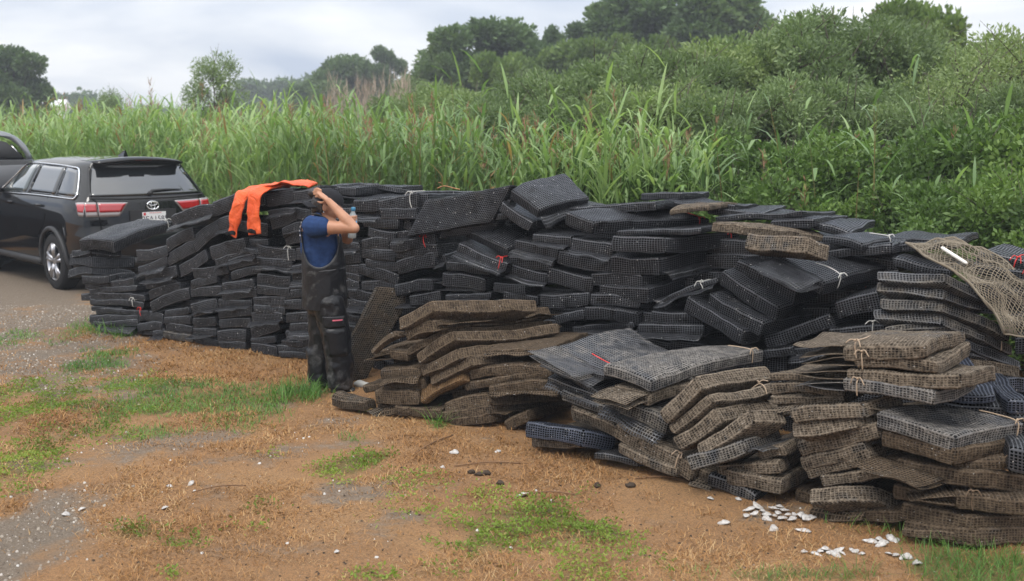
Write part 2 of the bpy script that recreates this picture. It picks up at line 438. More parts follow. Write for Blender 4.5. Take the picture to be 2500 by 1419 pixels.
# corner, two edge vectors, thickness, look, stack, tie, flap, style
BAGS = """
-4.02,11.14,.90 .45,.51,.17 -.41,.13,.00 0.110 k w2 w - top
-3.28,10.64,1.17 .51,-.34,.15 .26,.41,.01 0.116 k w4 - - -
-2.78,10.31,1.33 .31,-.21,.09 .43,.73,.02 0.131 k w5 - - -
-4.33,11.34,.81 .28,.09,-.02 -.23,.06,-.03 0.073 k w1 - - -
-4.33,11.34,.72 .39,.13,-.03 -.27,.07,-.01 0.112 k w1 - - -
-4.32,11.34,.63 .36,.12,-.04 -.30,.08,-.03 0.086 k w1 - - -
-4.11,11.19,.55 .22,.15,.00 -.31,.08,-.02 0.078 k w1 - - -
-4.44,11.42,.45 .64,-.42,.08 .25,.41,.02 0.078 k w1 - - -
-4.40,11.39,.38 .63,-.42,.09 .30,.37,-.01 0.059 k w1 - - -
-4.52,11.47,.31 .86,-.57,.11 .24,.44,.00 0.068 k w1 - - -
-4.39,11.38,.26 .70,-.46,.08 .23,.42,-.02 0.065 k w1 w - -
-4.38,11.38,.21 .41,-.27,.04 .47,.71,-.02 0.052 k w1 - - -
-4.32,11.34,.17 .70,-.46,.08 .26,.40,0 0.058 k w1 r - -
-4.42,11.41,.10 .66,-.44,.08 .30,.37,-.02 0.076 k w1 - - -
-4.40,11.39,.04 .64,-.42,.07 .28,.39,.02 0.068 k w1 - - -
-3.76,10.97,.19 .32,-.22,.03 .43,.73,-.02 0.108 k w2 - - -
-3.77,10.97,.11 .32,-.22,.02 .43,.73,-.02 0.082 k w2 - - -
-3.77,10.97,.03 .19,-.12,.02 .45,.72,-.02 0.076 k w2 - - -
-3.57,10.84,.05 .14,-.10,.01 .54,.66,.01 0.082 k w2 - - -
-3.74,10.95,.80 .39,-.26,.11 .51,.68,-.02 0.107 k w2 - - -
-3.72,10.94,.67 .36,-.24,.11 .40,.75,.01 0.101 k w2 - f -
-3.65,10.89,.61 .40,-.26,.08 .50,.69,.02 0.107 k w2 - - -
-3.64,10.89,.52 .37,-.24,.08 .46,.71,.00 0.090 k w2 - - -
-3.62,10.87,.43 .40,-.26,.11 .51,.68,.02 0.094 k w2 - - -
-3.59,10.85,.33 .48,-.32,.16 .44,.73,.02 0.106 k w3 - - -
-3.35,10.69,.95 .33,-.22,.12 .41,.74,-.02 0.117 k w3 - - -
-3.36,10.70,.80 .34,-.23,.14 .49,.69,-.02 0.123 k w3 - - -
-3.03,10.48,.99 .29,-.19,.17 .52,.67,-.03 0.133 k w4 - - -
-2.74,10.28,1.16 .16,-.10,.03 .50,.69,.00 0.119 k w5 - - -
-3.22,10.61,.71 .33,-.22,.15 .54,.66,.00 0.116 k w3 - - -
-2.83,10.35,.88 .38,-.25,.14 .49,.69,-.01 0.125 k w5 - - -
-2.79,10.32,.81 .33,-.22,.10 .42,.74,-.01 0.089 k w5 - - -
-2.46,10.10,.92 .13,-.09,.02 .50,.69,-.01 0.106 k w5 - - -
-3.05,10.49,.67 .40,-.26,.09 .44,.73,-.03 0.097 k w4 - - -
-3.08,10.51,.59 .31,-.20,.07 .40,.75,-.03 0.085 k w4 - - -
-2.80,10.40,.65 .14,-.09,.02 .43,.73,.01 0.085 k w5 - - -
-3.09,10.52,.50 .36,-.24,.07 .54,.66,.01 0.091 k w4 - - -
-3.08,10.51,.34 .29,-.19,.08 .49,.70,0 0.122 k w4 - f -
-3.42,10.74,.27 .31,-.21,.04 .54,.66,-.03 0.074 k w3 - - -
-3.42,10.74,.19 .33,-.22,.03 .51,.68,.02 0.081 k w3 - - -
-3.41,10.73,.12 .32,-.21,.02 .51,.68,.01 0.081 k w3 - - -
-3.42,10.74,.04 .32,-.21,.02 .41,.75,.02 0.074 g w3 - - -
-3.08,10.52,.21 .28,-.19,.04 .49,.69,-.01 0.091 k w4 - - -
-3.09,10.52,.12 .29,-.19,.03 .47,.71,.01 0.085 k w4 - - -
-3.06,10.50,.04 .27,-.18,.01 .52,.67,.01 0.073 k w4 - - -
-2.64,10.22,.80 .31,-.21,.07 .43,.73,.01 0.100 k w5 - - -
-2.62,10.21,.71 .32,-.21,.06 .53,.66,.02 0.082 k w5 - - -
-2.72,10.27,.59 .35,-.23,.06 .53,.67,-.01 0.101 k w5 - f -
-2.72,10.28,.50 .38,-.25,.07 .45,.72,.02 0.089 k w5 - - -
-2.76,10.30,.42 .36,-.24,.06 .49,.69,.02 0.089 k w5 - - -
-2.77,10.30,.33 .37,-.25,.05 .46,.71,-.01 0.089 k w5 - - -
-2.76,10.30,.24 .34,-.22,.04 .50,.69,-.02 0.089 k w5 - - -
-2.79,10.32,.13 .32,-.21,.04 .53,.67,-.02 0.107 k w5 - - -
-2.78,10.31,.04 .29,-.19,.02 .44,.73,.02 0.083 k w5 - - -
-3.14,10.61,.39 .38,-.25,.07 .52,.67,-.03 0.049 k w4 - - -
-3.48,10.90,.31 .33,-.22,.06 .40,.75,0 0.076 k w3 - - -
-2.32,10.01,.94 .40,-.27,.01 .48,.70,-.02 0.102 k w6 w - -
-2.33,10.01,.86 .37,-.24,0 .46,.72,.01 0.090 k w6 - f -
-2.33,10.02,.70 .35,-.23,.02 .48,.70,-.01 0.097 k w6 - - -
-2.34,10.02,.61 .34,-.23,.02 .53,.66,.02 0.085 k w6 - - -
-2.38,10.05,.48 .34,-.23,.05 .53,.66,-.01 0.095 k w6 - - -
-2.37,10.04,.41 .32,-.21,.04 .42,.74,-.02 0.079 k w6 - - -
-2.40,10.06,.33 .33,-.22,.05 .44,.73,.02 0.091 k w6 - f -
-2.42,10.07,.19 .29,-.19,.11 .45,.72,.01 0.116 k w6 - - -
-2.41,10.07,.11 .25,-.16,.06 .52,.67,-.01 0.061 k w6 - - -
-2.42,10.07,.01 .28,-.19,.02 .52,.67,.01 0.097 k w6 - - -
-1.97,9.77,.84 .33,-.22,.04 .50,.69,-.01 0.082 k w7 - - -
-1.97,9.78,.74 .34,-.23,.06 .40,.75,.01 0.088 k w7 - - -
-1.98,9.79,.66 .35,-.23,.04 .40,.75,-.01 0.080 k w7 - - -
-2.03,9.82,.58 .34,-.22,.05 .47,.71,.01 0.077 k w7 - - -
-2.05,9.83,.49 .35,-.23,.04 .47,.71,-.02 0.092 k w7 - - -
-2.04,9.82,.37 .34,-.22,.05 .48,.70,-.02 0.089 k w7 - - -
-2.00,9.79,.28 .30,-.20,.04 .49,.70,.02 0.083 k w7 - - -
-2.04,9.82,.21 .34,-.23,.04 .40,.75,.00 0.071 k w7 - - -
-2.09,9.86,.14 .35,-.23,.03 .47,.71,-.01 0.059 k w7 - - -
-2.14,9.89,.07 .35,-.23,.03 .53,.67,-.02 0.077 k w7 - - -
-2.12,9.87,.00 .33,-.22,.02 .43,.73,.01 0.060 k w7 - - -
-2.55,10.16,1.35 .33,-.22,.08 .49,.69,.01 0.116 k w5 - - -
-2.21,9.94,1.42 .30,-.20,.05 .43,.73,.00 0.114 k w6 - - -
-1.92,9.74,1.47 .26,-.18,.03 .45,.72,.01 0.112 k w7 - - -
-2.17,9.91,1.22 .28,-.18,.09 .49,.70,.01 0.108 k w7 - - -
-1.90,9.73,1.31 .15,-.10,.02 .50,.69,-.01 0.100 k w7 - - -
-2.20,9.93,1.30 .32,-.21,.08 .43,.73,.00 0.054 k w6 - f -
-2.03,9.81,1.07 .22,-.15,.07 .50,.69,.02 0.101 k w7 - - -
-1.91,9.74,.95 .28,-.19,.05 .45,.72,0 0.100 k w7 - - -
-2.04,9.82,1.16 .24,-.16,.06 .54,.66,0 0.089 k w7 - - -
-2.62,10.30,1.18 .40,-.27,-.03 .50,.68,.00 0.112 k w5 - - -
-2.47,10.17,1.01 .26,-.17,.02 .48,.70,.01 0.086 k w6 - - -
-1.67,9.58,1.33 .31,-.20,.03 .45,.72,.01 0.081 k w7 - - -
-1.67,9.58,1.25 .26,-.17,.00 .49,.69,.00 0.093 k w7 - - -
-1.68,9.58,1.16 .26,-.17,.00 .44,.73,.01 0.081 k w7 - - -
-1.63,9.55,1.06 .34,-.23,.01 .49,.69,.01 0.092 k w7 - - -
-1.63,9.55,.94 .34,-.23,.03 .42,.74,.00 0.092 k w7 - - -
-1.63,9.55,.86 .32,-.21,.02 .40,.75,.02 0.083 k w7 - - -
-1.63,9.55,.79 .33,-.22,.02 .47,.71,0 0.052 k w7 - - -
-1.64,9.55,.71 .34,-.22,.02 .52,.68,.01 0.069 k w7 - - -
-1.64,9.56,.63 .34,-.22,.03 .41,.75,-.01 0.075 k w7 - - -
-1.64,9.56,.53 .34,-.23,.03 .44,.73,.01 0.092 k w7 - - -
-1.64,9.56,.43 .33,-.22,.03 .44,.73,-.02 0.071 k w7 - - -
-1.67,9.58,.34 .31,-.21,.02 .43,.73,0 0.092 k w7 - - -
-1.67,9.58,.24 .30,-.20,.02 .45,.72,-.01 0.093 k w7 - - -
-1.69,9.59,.14 .31,-.21,.02 .45,.72,.01 0.093 k w7 - - -
-1.71,9.60,.05 .31,-.21,.02 .45,.72,.01 0.081 k w7 - - -
-1.52,9.60,1.52 .19,-.12,0 .53,.66,-.02 0.077 k w7 - - -
-1.19,9.68,1.55 .40,.12,-.05 -.35,.10,-.02 0.041 k w9 - - -
-1.34,9.36,1.44 .23,-.15,-.02 .48,.70,.00 0.098 k w8 - L -
-1.11,9.21,1.43 .33,-.22,.04 .51,.68,.00 0.112 k w9 w - -
-.79,9.05,1.47 .11,-.07,.01 .45,.72,-.03 0.092 k w9 - - -
-1.30,9.39,1.37 .20,-.13,-.02 .47,.71,-.02 0.075 k w8 - - -
-1.09,9.19,1.33 .32,-.21,.05 .53,.66,-.02 0.089 k w9 - - -
-1.24,9.29,1.29 .31,-.20,-.03 .50,.69,-.02 0.097 k w8 - - -
-1.21,9.27,1.19 .24,-.16,-.01 .51,.68,-.03 0.082 k w8 - - -
-.94,9.14,1.27 .11,-.07,.00 .48,.70,-.01 0.085 k w9 - - -
-.97,9.14,1.18 .12,-.08,.01 .45,.72,0 0.077 k w9 - - -
-1.27,9.31,1.11 .25,-.17,-.01 .51,.68,.02 0.090 k w8 - - -
-1.02,9.14,1.08 .40,-.26,.08 .54,.66,-.01 0.090 k w9 r - -
-1.28,9.32,1.02 .31,-.21,-.01 .50,.69,-.01 0.094 k w8 - - -
-.97,9.11,1.02 .36,-.24,.08 .52,.67,.01 0.103 k w9 - - -
-1.23,9.29,.93 .28,-.18,0 .49,.70,-.03 0.086 k w8 - - -
-1.29,9.36,.96 .06,-.04,0 .45,.72,-.03 0.071 k w8 - - -
-.95,9.10,.92 .33,-.22,.08 .46,.71,-.01 0.114 k w9 - - -
-.62,8.94,.99 .09,-.06,.03 .46,.72,.02 0.083 k w10 - - -
-1.30,9.33,.87 .35,-.23,-.05 .42,.74,-.01 0.098 k w8 - - -
-1.40,9.40,.74 .10,-.07,0 .42,.74,.00 0.079 k w7 - - -
-1.29,9.33,.74 .32,-.21,.04 .49,.70,-.02 0.082 k w8 - - -
-.97,9.11,.75 .33,-.22,.03 .46,.72,0 0.095 k w9 - R -
-1.40,9.40,.64 .24,-.16,.02 .40,.75,.02 0.083 k w8 - - -
-1.39,9.39,.57 .17,-.12,.01 .45,.72,-.01 0.071 k w8 - - -
-.84,9.03,.65 .26,-.17,.05 .41,.74,-.03 0.087 k w9 - - -
-.70,8.88,1.48 .70,-.35,.14 -.17,.06,-.30 0.160 k w10 - - lean
-.42,8.77,1.44 .43,-.20,.08 -.18,.08,-.27 0.140 k w10 - - lean
-.27,8.71,1.35 .23,-.16,.03 .52,.67,0 0.055 k w10 - - -
-.02,8.48,1.10 .16,.15,.09 -.36,.30,.13 0.076 k w11 - - -
-.43,8.66,1.12 .38,-.25,-.12 .45,.72,-.02 0.083 k w10 r f -
-.53,8.82,.97 .35,-.23,-.04 .45,.72,.01 0.078 k w10 - - -
-.56,8.84,.87 .34,-.23,-.02 .49,.70,-.01 0.100 k w10 - - -
-.54,8.83,.79 .32,-.21,0 .51,.68,-.02 0.063 k w10 - - -
-.53,8.82,.71 .36,-.24,.04 .40,.75,-.01 0.055 k w10 - - -
-.54,8.83,.65 .39,-.26,.04 .40,.75,.02 0.059 k w10 - - -
.20,8.34,1.41 .41,.32,.09 -.21,.22,.17 0.079 k w12 - - top
-.10,8.54,1.44 .24,-.16,-.12 .32,.51,-.02 0.080 k w11 - - -
.15,8.37,1.23 .28,-.18,-.02 .40,.75,-.01 0.078 k w12 - f -
.25,8.66,1.41 .80,-.53,.07 .28,.41,-.01 0.065 k w12 w L -
.61,8.06,1.33 .87,.25,0 -.20,.18,.07 0.097 k w13 r - flat
.43,8.18,1.20 .30,-.20,-.04 .40,.75,-.01 0.094 k w12 - f -
.77,8.02,1.28 .54,-.36,.07 .29,.40,-.01 0.042 k w13 - - -
.02,8.45,1.17 .32,-.21,-.05 .52,.67,.00 0.100 k w11 - - -
.34,8.24,1.10 .37,-.24,-.04 .48,.70,-.02 0.104 k w12 - - -
-.03,8.49,1.06 .34,-.22,-.05 .43,.73,.01 0.098 k w11 - - -
-.02,8.48,.97 .28,-.19,-.05 .54,.66,0 0.089 k w11 - f -
.26,8.30,.94 .33,-.22,-.03 .50,.69,.02 0.111 k w12 - - -
.94,7.84,.96 .23,.17,.02 -.35,.20,.00 0.100 k w13 - - -
.21,8.33,.76 .36,-.24,.04 .43,.73,-.02 0.099 k w12 - - -
.93,7.85,.81 .09,.06,.00 -.36,.18,.00 0.077 k w13 - - -
.91,7.87,.70 .10,.08,.02 -.38,.12,0 0.095 k w13 - - -
.32,8.25,.63 .22,-.15,.05 .50,.69,-.02 0.077 k w12 - - -
.79,7.95,.56 .14,-.09,.01 .40,.75,-.02 0.057 k w13 - - -
.46,8.16,.56 .41,-.28,.07 .45,.72,-.01 0.045 k w13 - f -
-.07,8.52,.75 .27,-.18,.01 .45,.72,.00 0.066 k w11 - - -
-.15,8.57,.82 .26,-.17,.02 .44,.73,-.02 0.080 k w11 - - -
.45,8.17,.50 .34,-.23,.05 .43,.73,-.01 0.054 k w12 - - -
.31,8.27,.70 .23,-.15,.03 .47,.71,-.01 0.055 k w12 - - -
.24,8.43,.83 .35,-.23,.01 .50,.69,0 0.040 k w12 - - -
1.09,7.75,1.24 .57,.30,.00 -.37,.11,-.02 0.111 k w14 r - -
1.06,7.77,1.08 .63,.44,.08 -.35,.18,.00 0.123 k w14 r - -
.99,7.81,.86 .67,.49,.15 -.35,.21,.00 0.106 k w14 - - -
.91,7.86,.62 .42,-.28,.03 .48,.70,-.01 0.087 k w13 - - -
.92,7.92,.69 .43,-.28,.00 .43,.73,0 0.099 k w13 - - -
1.57,7.43,1.36 .60,.17,-.06 -.19,.18,.03 0.063 l w15 - - -
1.89,7.03,1.30 .15,.04,-.06 -.34,.31,.00 0.104 l w15 - - -
2.00,7.00,1.06 .71,.45,.05 -.26,.29,.12 0.081 k w16 w L flat
1.97,7.10,1.00 .46,.30,.03 -.30,.33,.14 0.075 k w16 r - -
1.87,7.23,.94 .17,.12,.02 -.33,.36,.16 0.112 k w15 - - -
1.75,7.21,.83 .13,.09,.03 -.32,.36,.19 0.107 k w15 - - -
1.66,7.22,.71 .60,.40,.06 -.30,.34,.18 0.100 k w15 - - -
1.53,7.26,.66 .17,.12,.00 -.33,.36,.18 0.108 k w15 - - -
1.03,7.85,.80 .38,-.25,.19 .31,.39,-.02 0.040 k w14 w - -
1.00,7.81,.72 .32,-.21,.01 .48,.70,.02 0.085 k w14 - - -
.92,7.86,.59 .38,-.26,.03 .41,.74,0 0.093 k w13 - - -
1.71,7.36,.61 .38,-.25,.19 .54,.66,.01 0.092 k w15 - - -
1.85,7.24,.55 .21,-.14,.10 .48,.70,0 0.061 k w15 - - -
1.71,7.33,.53 .16,-.11,.07 .44,.73,.00 0.057 k w15 - - -
2.10,7.07,.89 .23,-.15,.07 .47,.71,.02 0.114 k w16 - - -
2.07,7.09,.71 .29,-.19,.05 .49,.70,-.01 0.114 k w16 w - -
2.07,7.09,.61 .29,-.19,.05 .42,.74,-.02 0.089 k w16 - - -
1.74,7.44,.43 .37,-.25,.07 .50,.69,.01 0.083 k w15 - - -
1.32,8.09,1.20 .43,-.29,.01 .53,.66,.01 0.108 k w14 - - -
1.32,8.07,1.08 .43,-.29,.02 .44,.73,-.01 0.107 k w14 - - -
1.32,8.05,.96 .43,-.29,.02 .50,.69,.01 0.107 k w14 - - -
1.32,8.01,.84 .43,-.29,.02 .41,.74,-.02 0.107 k w14 - - -
1.31,7.96,.71 .43,-.28,.03 .47,.71,0 0.106 k w14 - - -
1.32,7.96,.59 .43,-.28,.03 .47,.71,-.01 0.106 k w14 - - -
1.77,7.80,1.22 .40,-.27,.01 .52,.67,0 0.104 k w15 - - -
1.77,7.78,1.11 .40,-.27,.01 .43,.74,-.03 0.103 k w15 - - -
1.77,7.75,1.00 .40,-.27,.02 .51,.68,.01 0.103 k w15 - - -
1.76,7.72,.88 .40,-.27,.02 .43,.73,.00 0.103 k w15 - - -
1.75,7.66,.76 .40,-.26,.03 .54,.66,.01 0.102 k w15 - - -
1.76,7.66,.65 .40,-.26,.03 .40,.75,.02 0.102 k w15 - - -
2.18,7.52,1.25 .37,-.25,.01 .44,.73,-.03 0.100 k w16 - - -
2.18,7.50,1.14 .37,-.25,.01 .42,.74,-.02 0.100 k w16 - - -
2.18,7.48,1.03 .37,-.25,.02 .45,.72,.02 0.100 k w16 - - -
2.17,7.45,.92 .37,-.25,.02 .44,.73,-.02 0.099 k w16 - - -
2.16,7.39,.81 .37,-.25,.02 .50,.69,.02 0.098 k w16 - - -
2.17,7.39,.69 .37,-.25,.03 .52,.67,.00 0.098 k w16 - - -
-.10,9.14,1.43 .59,-.39,-.02 .27,.40,-.02 0.135 k w11 - - -
-.10,9.08,1.32 .58,-.39,-.02 .26,.41,-.03 0.134 k w11 - - -
-.03,8.99,1.21 .52,-.34,-.02 .52,.67,-.01 0.133 k w11 - - -
.89,8.23,.76 .44,-.30,.01 .53,.67,-.03 0.116 k w13 - - -
.89,8.26,.90 .44,-.30,.01 .46,.72,.01 0.116 k w13 - - -
.45,8.65,1.27 .51,-.34,0 .42,.74,-.02 0.121 k w13 - - -
2.65,6.71,1.14 .41,.12,-.22 -.38,.13,-.03 0.071 g pale - - -
2.65,6.71,1.05 .27,.08,-.12 -.37,.14,.00 0.068 g pale - - -
2.65,6.71,.97 .46,.13,-.20 -.35,.13,.00 0.074 g pale l - -
2.65,6.71,.89 .50,.14,-.24 -.38,.13,-.01 0.076 g pale l - -
2.67,6.69,.84 .27,.07,-.07 -.34,.11,-.03 0.040 g pale - - -
2.69,6.68,.79 .52,.15,-.23 -.37,.12,-.04 0.071 k pale - - -
2.71,6.67,.72 .28,.08,-.09 -.29,.10,-.03 0.071 k pale - - -
2.72,6.66,.63 .46,.12,-.10 -.18,.06,-.02 0.075 l pale - - -
2.73,6.66,.55 .48,.13,-.08 -.18,.06,0 0.056 l pale - - -
2.85,6.58,.51 .42,.11,-.05 -.11,.04,0 0.088 u pale - - -
2.85,6.58,.43 .42,.11,-.05 -.11,.04,.00 0.070 u pale - - -
1.01,8.70,1.52 .29,-.19,.01 .28,.41,-.01 0.051 k ridge - - -
1.16,8.42,1.49 .47,-.31,-.04 .32,.51,-.01 0.053 k ridge - - -
1.45,8.17,1.44 .35,-.23,.00 .29,.53,-.01 0.051 k ridge - - -
1.47,7.97,1.41 .52,-.35,.03 .37,.47,.00 0.042 k ridge - - -
1.81,7.69,1.40 .25,-.16,.00 .37,.48,.00 0.059 k ridge - - -
2.08,7.63,1.37 .21,-.14,-.03 .33,.50,.02 0.053 k ridge - - -
2.29,7.19,1.29 .24,.15,.01 -.20,.21,.02 0.051 k ridge w - -
2.06,7.40,1.21 .40,-.27,.06 .38,.59,.00 0.062 k ridge - - -
2.54,7.50,1.30 .28,-.19,-.01 .36,.48,0 0.040 k ridge - - -
2.54,7.26,1.26 .26,-.18,.04 .42,.56,.01 0.046 k ridge - - -
2.46,7.07,1.19 .28,-.19,-.04 .39,.58,-.02 0.059 k ridge - - -
3.00,7.08,1.24 .23,-.15,-.06 .36,.48,-.01 0.054 k ridge r - -
2.90,6.96,1.18 .26,-.18,-.06 .31,.51,-.02 0.058 k ridge - - -
3.02,6.70,1.15 .12,-.08,-.01 .26,.43,.00 0.057 k ridge r - -
2.81,6.78,1.07 .27,-.18,-.04 .43,.55,.00 0.085 k ridge - - -
2.91,6.84,.96 .22,-.15,-.03 .43,.55,-.02 0.086 k ridge - - -
2.99,6.67,.89 .15,-.10,-.01 .38,.59,-.02 0.084 k ridge - - -
3.04,6.57,.76 .11,-.07,.00 .34,.61,-.01 0.102 k ridge - - -
1.15,8.06,1.46 .25,-.17,.02 .29,.41,.01 0.040 l ridge - - -
.57,6.77,.53 .51,.37,.04 -.29,.27,.11 0.040 s mid r L flat
.83,6.38,.57 .76,.53,.05 -.27,.23,.01 0.069 s mid l - flat
.82,6.39,.46 .31,.22,.01 -.20,.18,.01 0.069 l mid - L -
.25,6.96,.60 .31,-.27,-.09 .62,.58,.01 0.040 g mid - f -
.24,6.97,.54 .32,-.28,-.13 .61,.59,-.02 0.040 g mid - - -
.23,6.96,.45 .34,-.30,-.07 .50,.69,.00 0.048 g mid - f -
.32,6.83,.37 .31,-.27,-.07 .59,.61,-.02 0.068 g mid - - -
.64,6.55,.21 .07,.07,.03 -.27,.24,.05 0.088 l mid - - -
.57,6.57,.40 .33,-.29,-.10 .50,.69,.00 0.086 g mid - f -
.43,6.57,.16 .21,.06,-.04 -.34,.28,.00 0.090 u mid - - -
.13,6.89,.04 .30,-.26,.05 .52,.67,-.02 0.064 l mid - - -
1.06,6.11,.62 .46,.30,.00 -.19,.09,-.22 0.087 l mid - - -
1.12,6.07,.54 .41,.21,.00 -.21,.09,-.21 0.066 l mid l - -
1.16,6.03,.45 .35,.22,.00 -.22,.09,-.20 0.081 l mid - - -
1.31,5.87,.48 .19,.05,-.01 -.28,.11,-.22 0.086 l mid - - -
1.27,5.84,.33 .23,.16,.01 -.29,.10,-.15 0.080 g mid - - -
.62,6.46,.24 .40,-.35,-.13 .32,.38,-.01 0.100 l mid l - -
.63,6.42,.14 .31,-.27,-.07 .59,.61,-.01 0.060 l mid - - -
.51,6.56,.06 .24,-.21,0 .32,.38,-.01 0.040 g mid - - -
1.07,6.18,.05 .10,-.08,-.02 .57,.63,-.02 0.059 l mid - - -
1.15,6.05,.12 .29,-.26,.11 .52,.68,.00 0.064 l mid - - -
1.20,5.98,.11 .25,-.22,.01 .52,.67,-.01 0.086 l mid - - -
1.12,6.06,.04 .22,-.19,-.03 .51,.68,0 0.072 g mid - - -
1.36,5.92,.26 .12,-.11,.06 .55,.65,0 0.063 l mid - - -
.73,6.67,.01 .27,-.23,.02 .53,.67,-.01 0.050 l mid - - -
.84,6.50,-.01 .26,-.22,.01 .61,.59,-.03 0.049 l mid - - -
.37,7.05,.03 .29,-.25,.03 .60,.61,-.03 0.066 l mid - - -
1.14,6.57,.21 .28,-.25,.10 .51,.68,-.01 0.074 l mid - - -
1.48,6.01,.53 .17,-.15,.07 .53,.67,-.03 0.060 l mid - - -
1.71,5.61,.90 .32,-.28,.05 .33,.37,.01 0.070 l tan l L -
1.76,5.57,.85 .31,-.27,.04 .32,.38,-.01 0.072 l tan l L -
1.73,5.60,.77 .43,-.37,.05 .33,.37,-.03 0.068 l tan - L -
1.72,5.60,.71 .35,-.31,.02 .35,.35,-.02 0.066 s tan l L -
1.80,5.54,.63 .24,.09,.00 -.34,.11,-.10 0.077 l tan - - -
1.78,5.55,.55 .10,.03,-.01 -.31,.10,-.10 0.081 l tan - - -
1.54,5.76,.34 .32,-.28,.16 .58,.63,-.01 0.076 l tan - - -
1.55,5.76,.27 .27,-.24,.14 .51,.68,-.02 0.073 l tan - - -
1.58,5.73,.21 .26,-.22,.15 .59,.61,-.02 0.078 l tan - - -
1.64,5.68,.18 .29,-.25,.12 .60,.60,-.02 0.062 l tan - - -
1.87,5.47,.18 .13,.04,-.06 -.32,.10,-.04 0.085 l tan - R -
1.74,5.58,.02 .24,-.21,.04 .59,.61,-.01 0.061 b tan - - -
1.61,5.70,.04 .22,-.19,.04 .62,.59,.02 0.040 b tan - - -
1.44,6.01,.65 .32,-.28,.09 .58,.63,.02 0.040 l tan - - -
1.44,6.01,.58 .32,-.28,.09 .53,.66,.00 0.060 l tan - - -
1.45,6.00,.52 .31,-.27,.10 .56,.64,.02 0.050 l tan - - -
1.56,5.88,-.07 .24,-.21,.03 .61,.60,.00 0.059 b tan - - -
2.13,5.18,.54 .44,.22,.00 -.27,.31,.03 0.081 s corner l - dish
2.15,5.18,.46 .41,.18,.00 -.26,.30,.01 0.075 b corner - - -
2.18,5.25,.39 .28,-.06,.04 .22,.82,.00 0.055 b corner b - -
2.23,5.16,.34 .29,.07,-.02 -.27,.30,.00 0.084 b corner - - -
2.14,5.26,.31 .17,.09,0 -.24,.28,.04 0.045 b corner - L -
2.18,5.23,.21 .12,.03,0 -.25,.20,.00 0.075 b corner - - -
2.17,5.17,.24 .31,-.07,.01 .15,.84,-.02 0.075 b corner b L -
2.24,5.16,.13 .31,.08,-.02 -.29,.18,.00 0.082 b corner - - -
2.25,5.15,.05 .30,.08,-.02 -.30,.14,.00 0.082 b corner - - -
2.17,5.17,.01 .27,.07,-.03 -.24,.08,-.01 0.040 b corner - - -
2.37,5.10,.47 .10,-.02,0 .24,.82,-.03 0.104 k corner - - -
2.52,5.50,.63 .10,-.02,0 .23,.82,-.03 0.073 u corner - - -
2.20,5.63,.65 .29,-.07,.01 .20,.83,.02 0.040 u corner - - -
2.24,5.67,.59 .32,-.07,0 .21,.82,-.01 0.057 k corner - - -
2.40,5.68,.52 .27,-.06,0 .19,.83,-.02 0.067 k corner - - -
-1.10,9.05,.76 .28,.10,-.05 -.41,-.20,-.77 0.100 e mud - - lean
-.54,7.62,.81 .71,.21,-.02 -.25,.08,-.13 0.093 b mud - - -
-.54,7.62,.70 .82,.47,.00 -.20,.07,-.11 0.084 b mud - - -
-.82,7.74,.61 .06,.02,0 -.20,.07,-.15 0.043 b mud - - -
-.43,7.63,.62 .72,.44,.00 -.31,.10,-.14 0.056 b mud - - -
-.39,7.56,.61 .73,.32,.00 -.26,.09,-.17 0.083 b mud - - -
-.36,7.55,.52 .66,.22,.00 -.28,.09,-.18 0.085 b mud - - -
-.94,7.79,.29 .29,-.12,.06 .29,.80,.01 0.085 b mud - - -
-.18,7.53,.52 .41,-.17,.04 .38,.76,-.02 0.040 b mud - - -
-.28,7.51,.47 .54,.16,-.02 -.29,.10,-.18 0.084 b mud - - -
-.34,7.54,.36 .05,.02,-.02 -.31,.10,-.19 0.110 r mud - - -
-.29,7.52,.35 .54,-.23,.10 .30,.79,.02 0.070 b mud - - -
-.33,7.53,.27 .59,-.25,.13 .17,.45,-.01 0.060 b mud - - -
-.16,7.43,.28 .48,-.20,.06 .25,.81,-.03 0.077 b mud - - -
-.14,7.45,.21 .49,.15,0 -.33,.10,-.09 0.091 b mud - - -
-.15,7.41,.13 .58,.36,.00 -.34,.10,-.08 0.069 b mud - - -
-.14,7.40,.04 .57,.45,.02 -.29,.08,-.02 0.063 b mud - - -
-.05,7.34,.04 .16,-.07,.06 .40,.75,.01 0.073 b mud - - -
-1.05,7.71,.07 .08,.07,.01 -.28,.20,.01 0.073 e mud - - flat
-.98,7.75,.12 .32,-.14,.07 .34,.78,-.03 0.098 b mud - - -
-.94,7.79,.20 .32,-.14,.07 .32,.79,.02 0.072 b mud - - -
-1.01,7.93,.40 .25,-.10,.07 .33,.78,-.01 0.072 b mud - - -
-.88,7.77,.43 .14,-.06,.02 .39,.75,-.03 0.062 b mud - L -
-1.08,7.96,.14 .27,-.11,.07 .27,.81,-.01 0.056 b mud - - -
-.84,7.68,.02 .35,-.15,0 .26,.81,-.03 0.067 b mud - - -
-.97,7.80,.03 .27,-.11,.08 .37,.77,-.03 0.052 b mud - - -
-.87,7.98,.34 .24,-.10,.06 .35,.78,-.03 0.068 b mud - - -
-.87,7.98,.28 .24,-.10,.05 .37,.77,-.01 0.058 b mud - - -
-.53,7.94,.35 .30,-.12,.05 .36,.77,-.03 0.058 b mud - - -
-.53,7.78,.19 .39,-.16,.06 .40,.75,.02 0.056 b mud - - -
-.43,7.70,.15 .47,-.20,.07 .38,.76,0 0.056 b mud - - -
-.57,7.77,.04 .24,-.10,.05 .35,.78,0 0.056 b mud - - -
-1.46,9.48,.07 .37,-.24,.00 .47,.71,.00 0.131 k w8 - - -
-1.45,9.48,.20 .37,-.24,.00 .47,.71,.00 0.131 k w8 - - -
-1.45,9.48,.33 .37,-.24,.00 .47,.71,.00 0.131 k w8 - - -
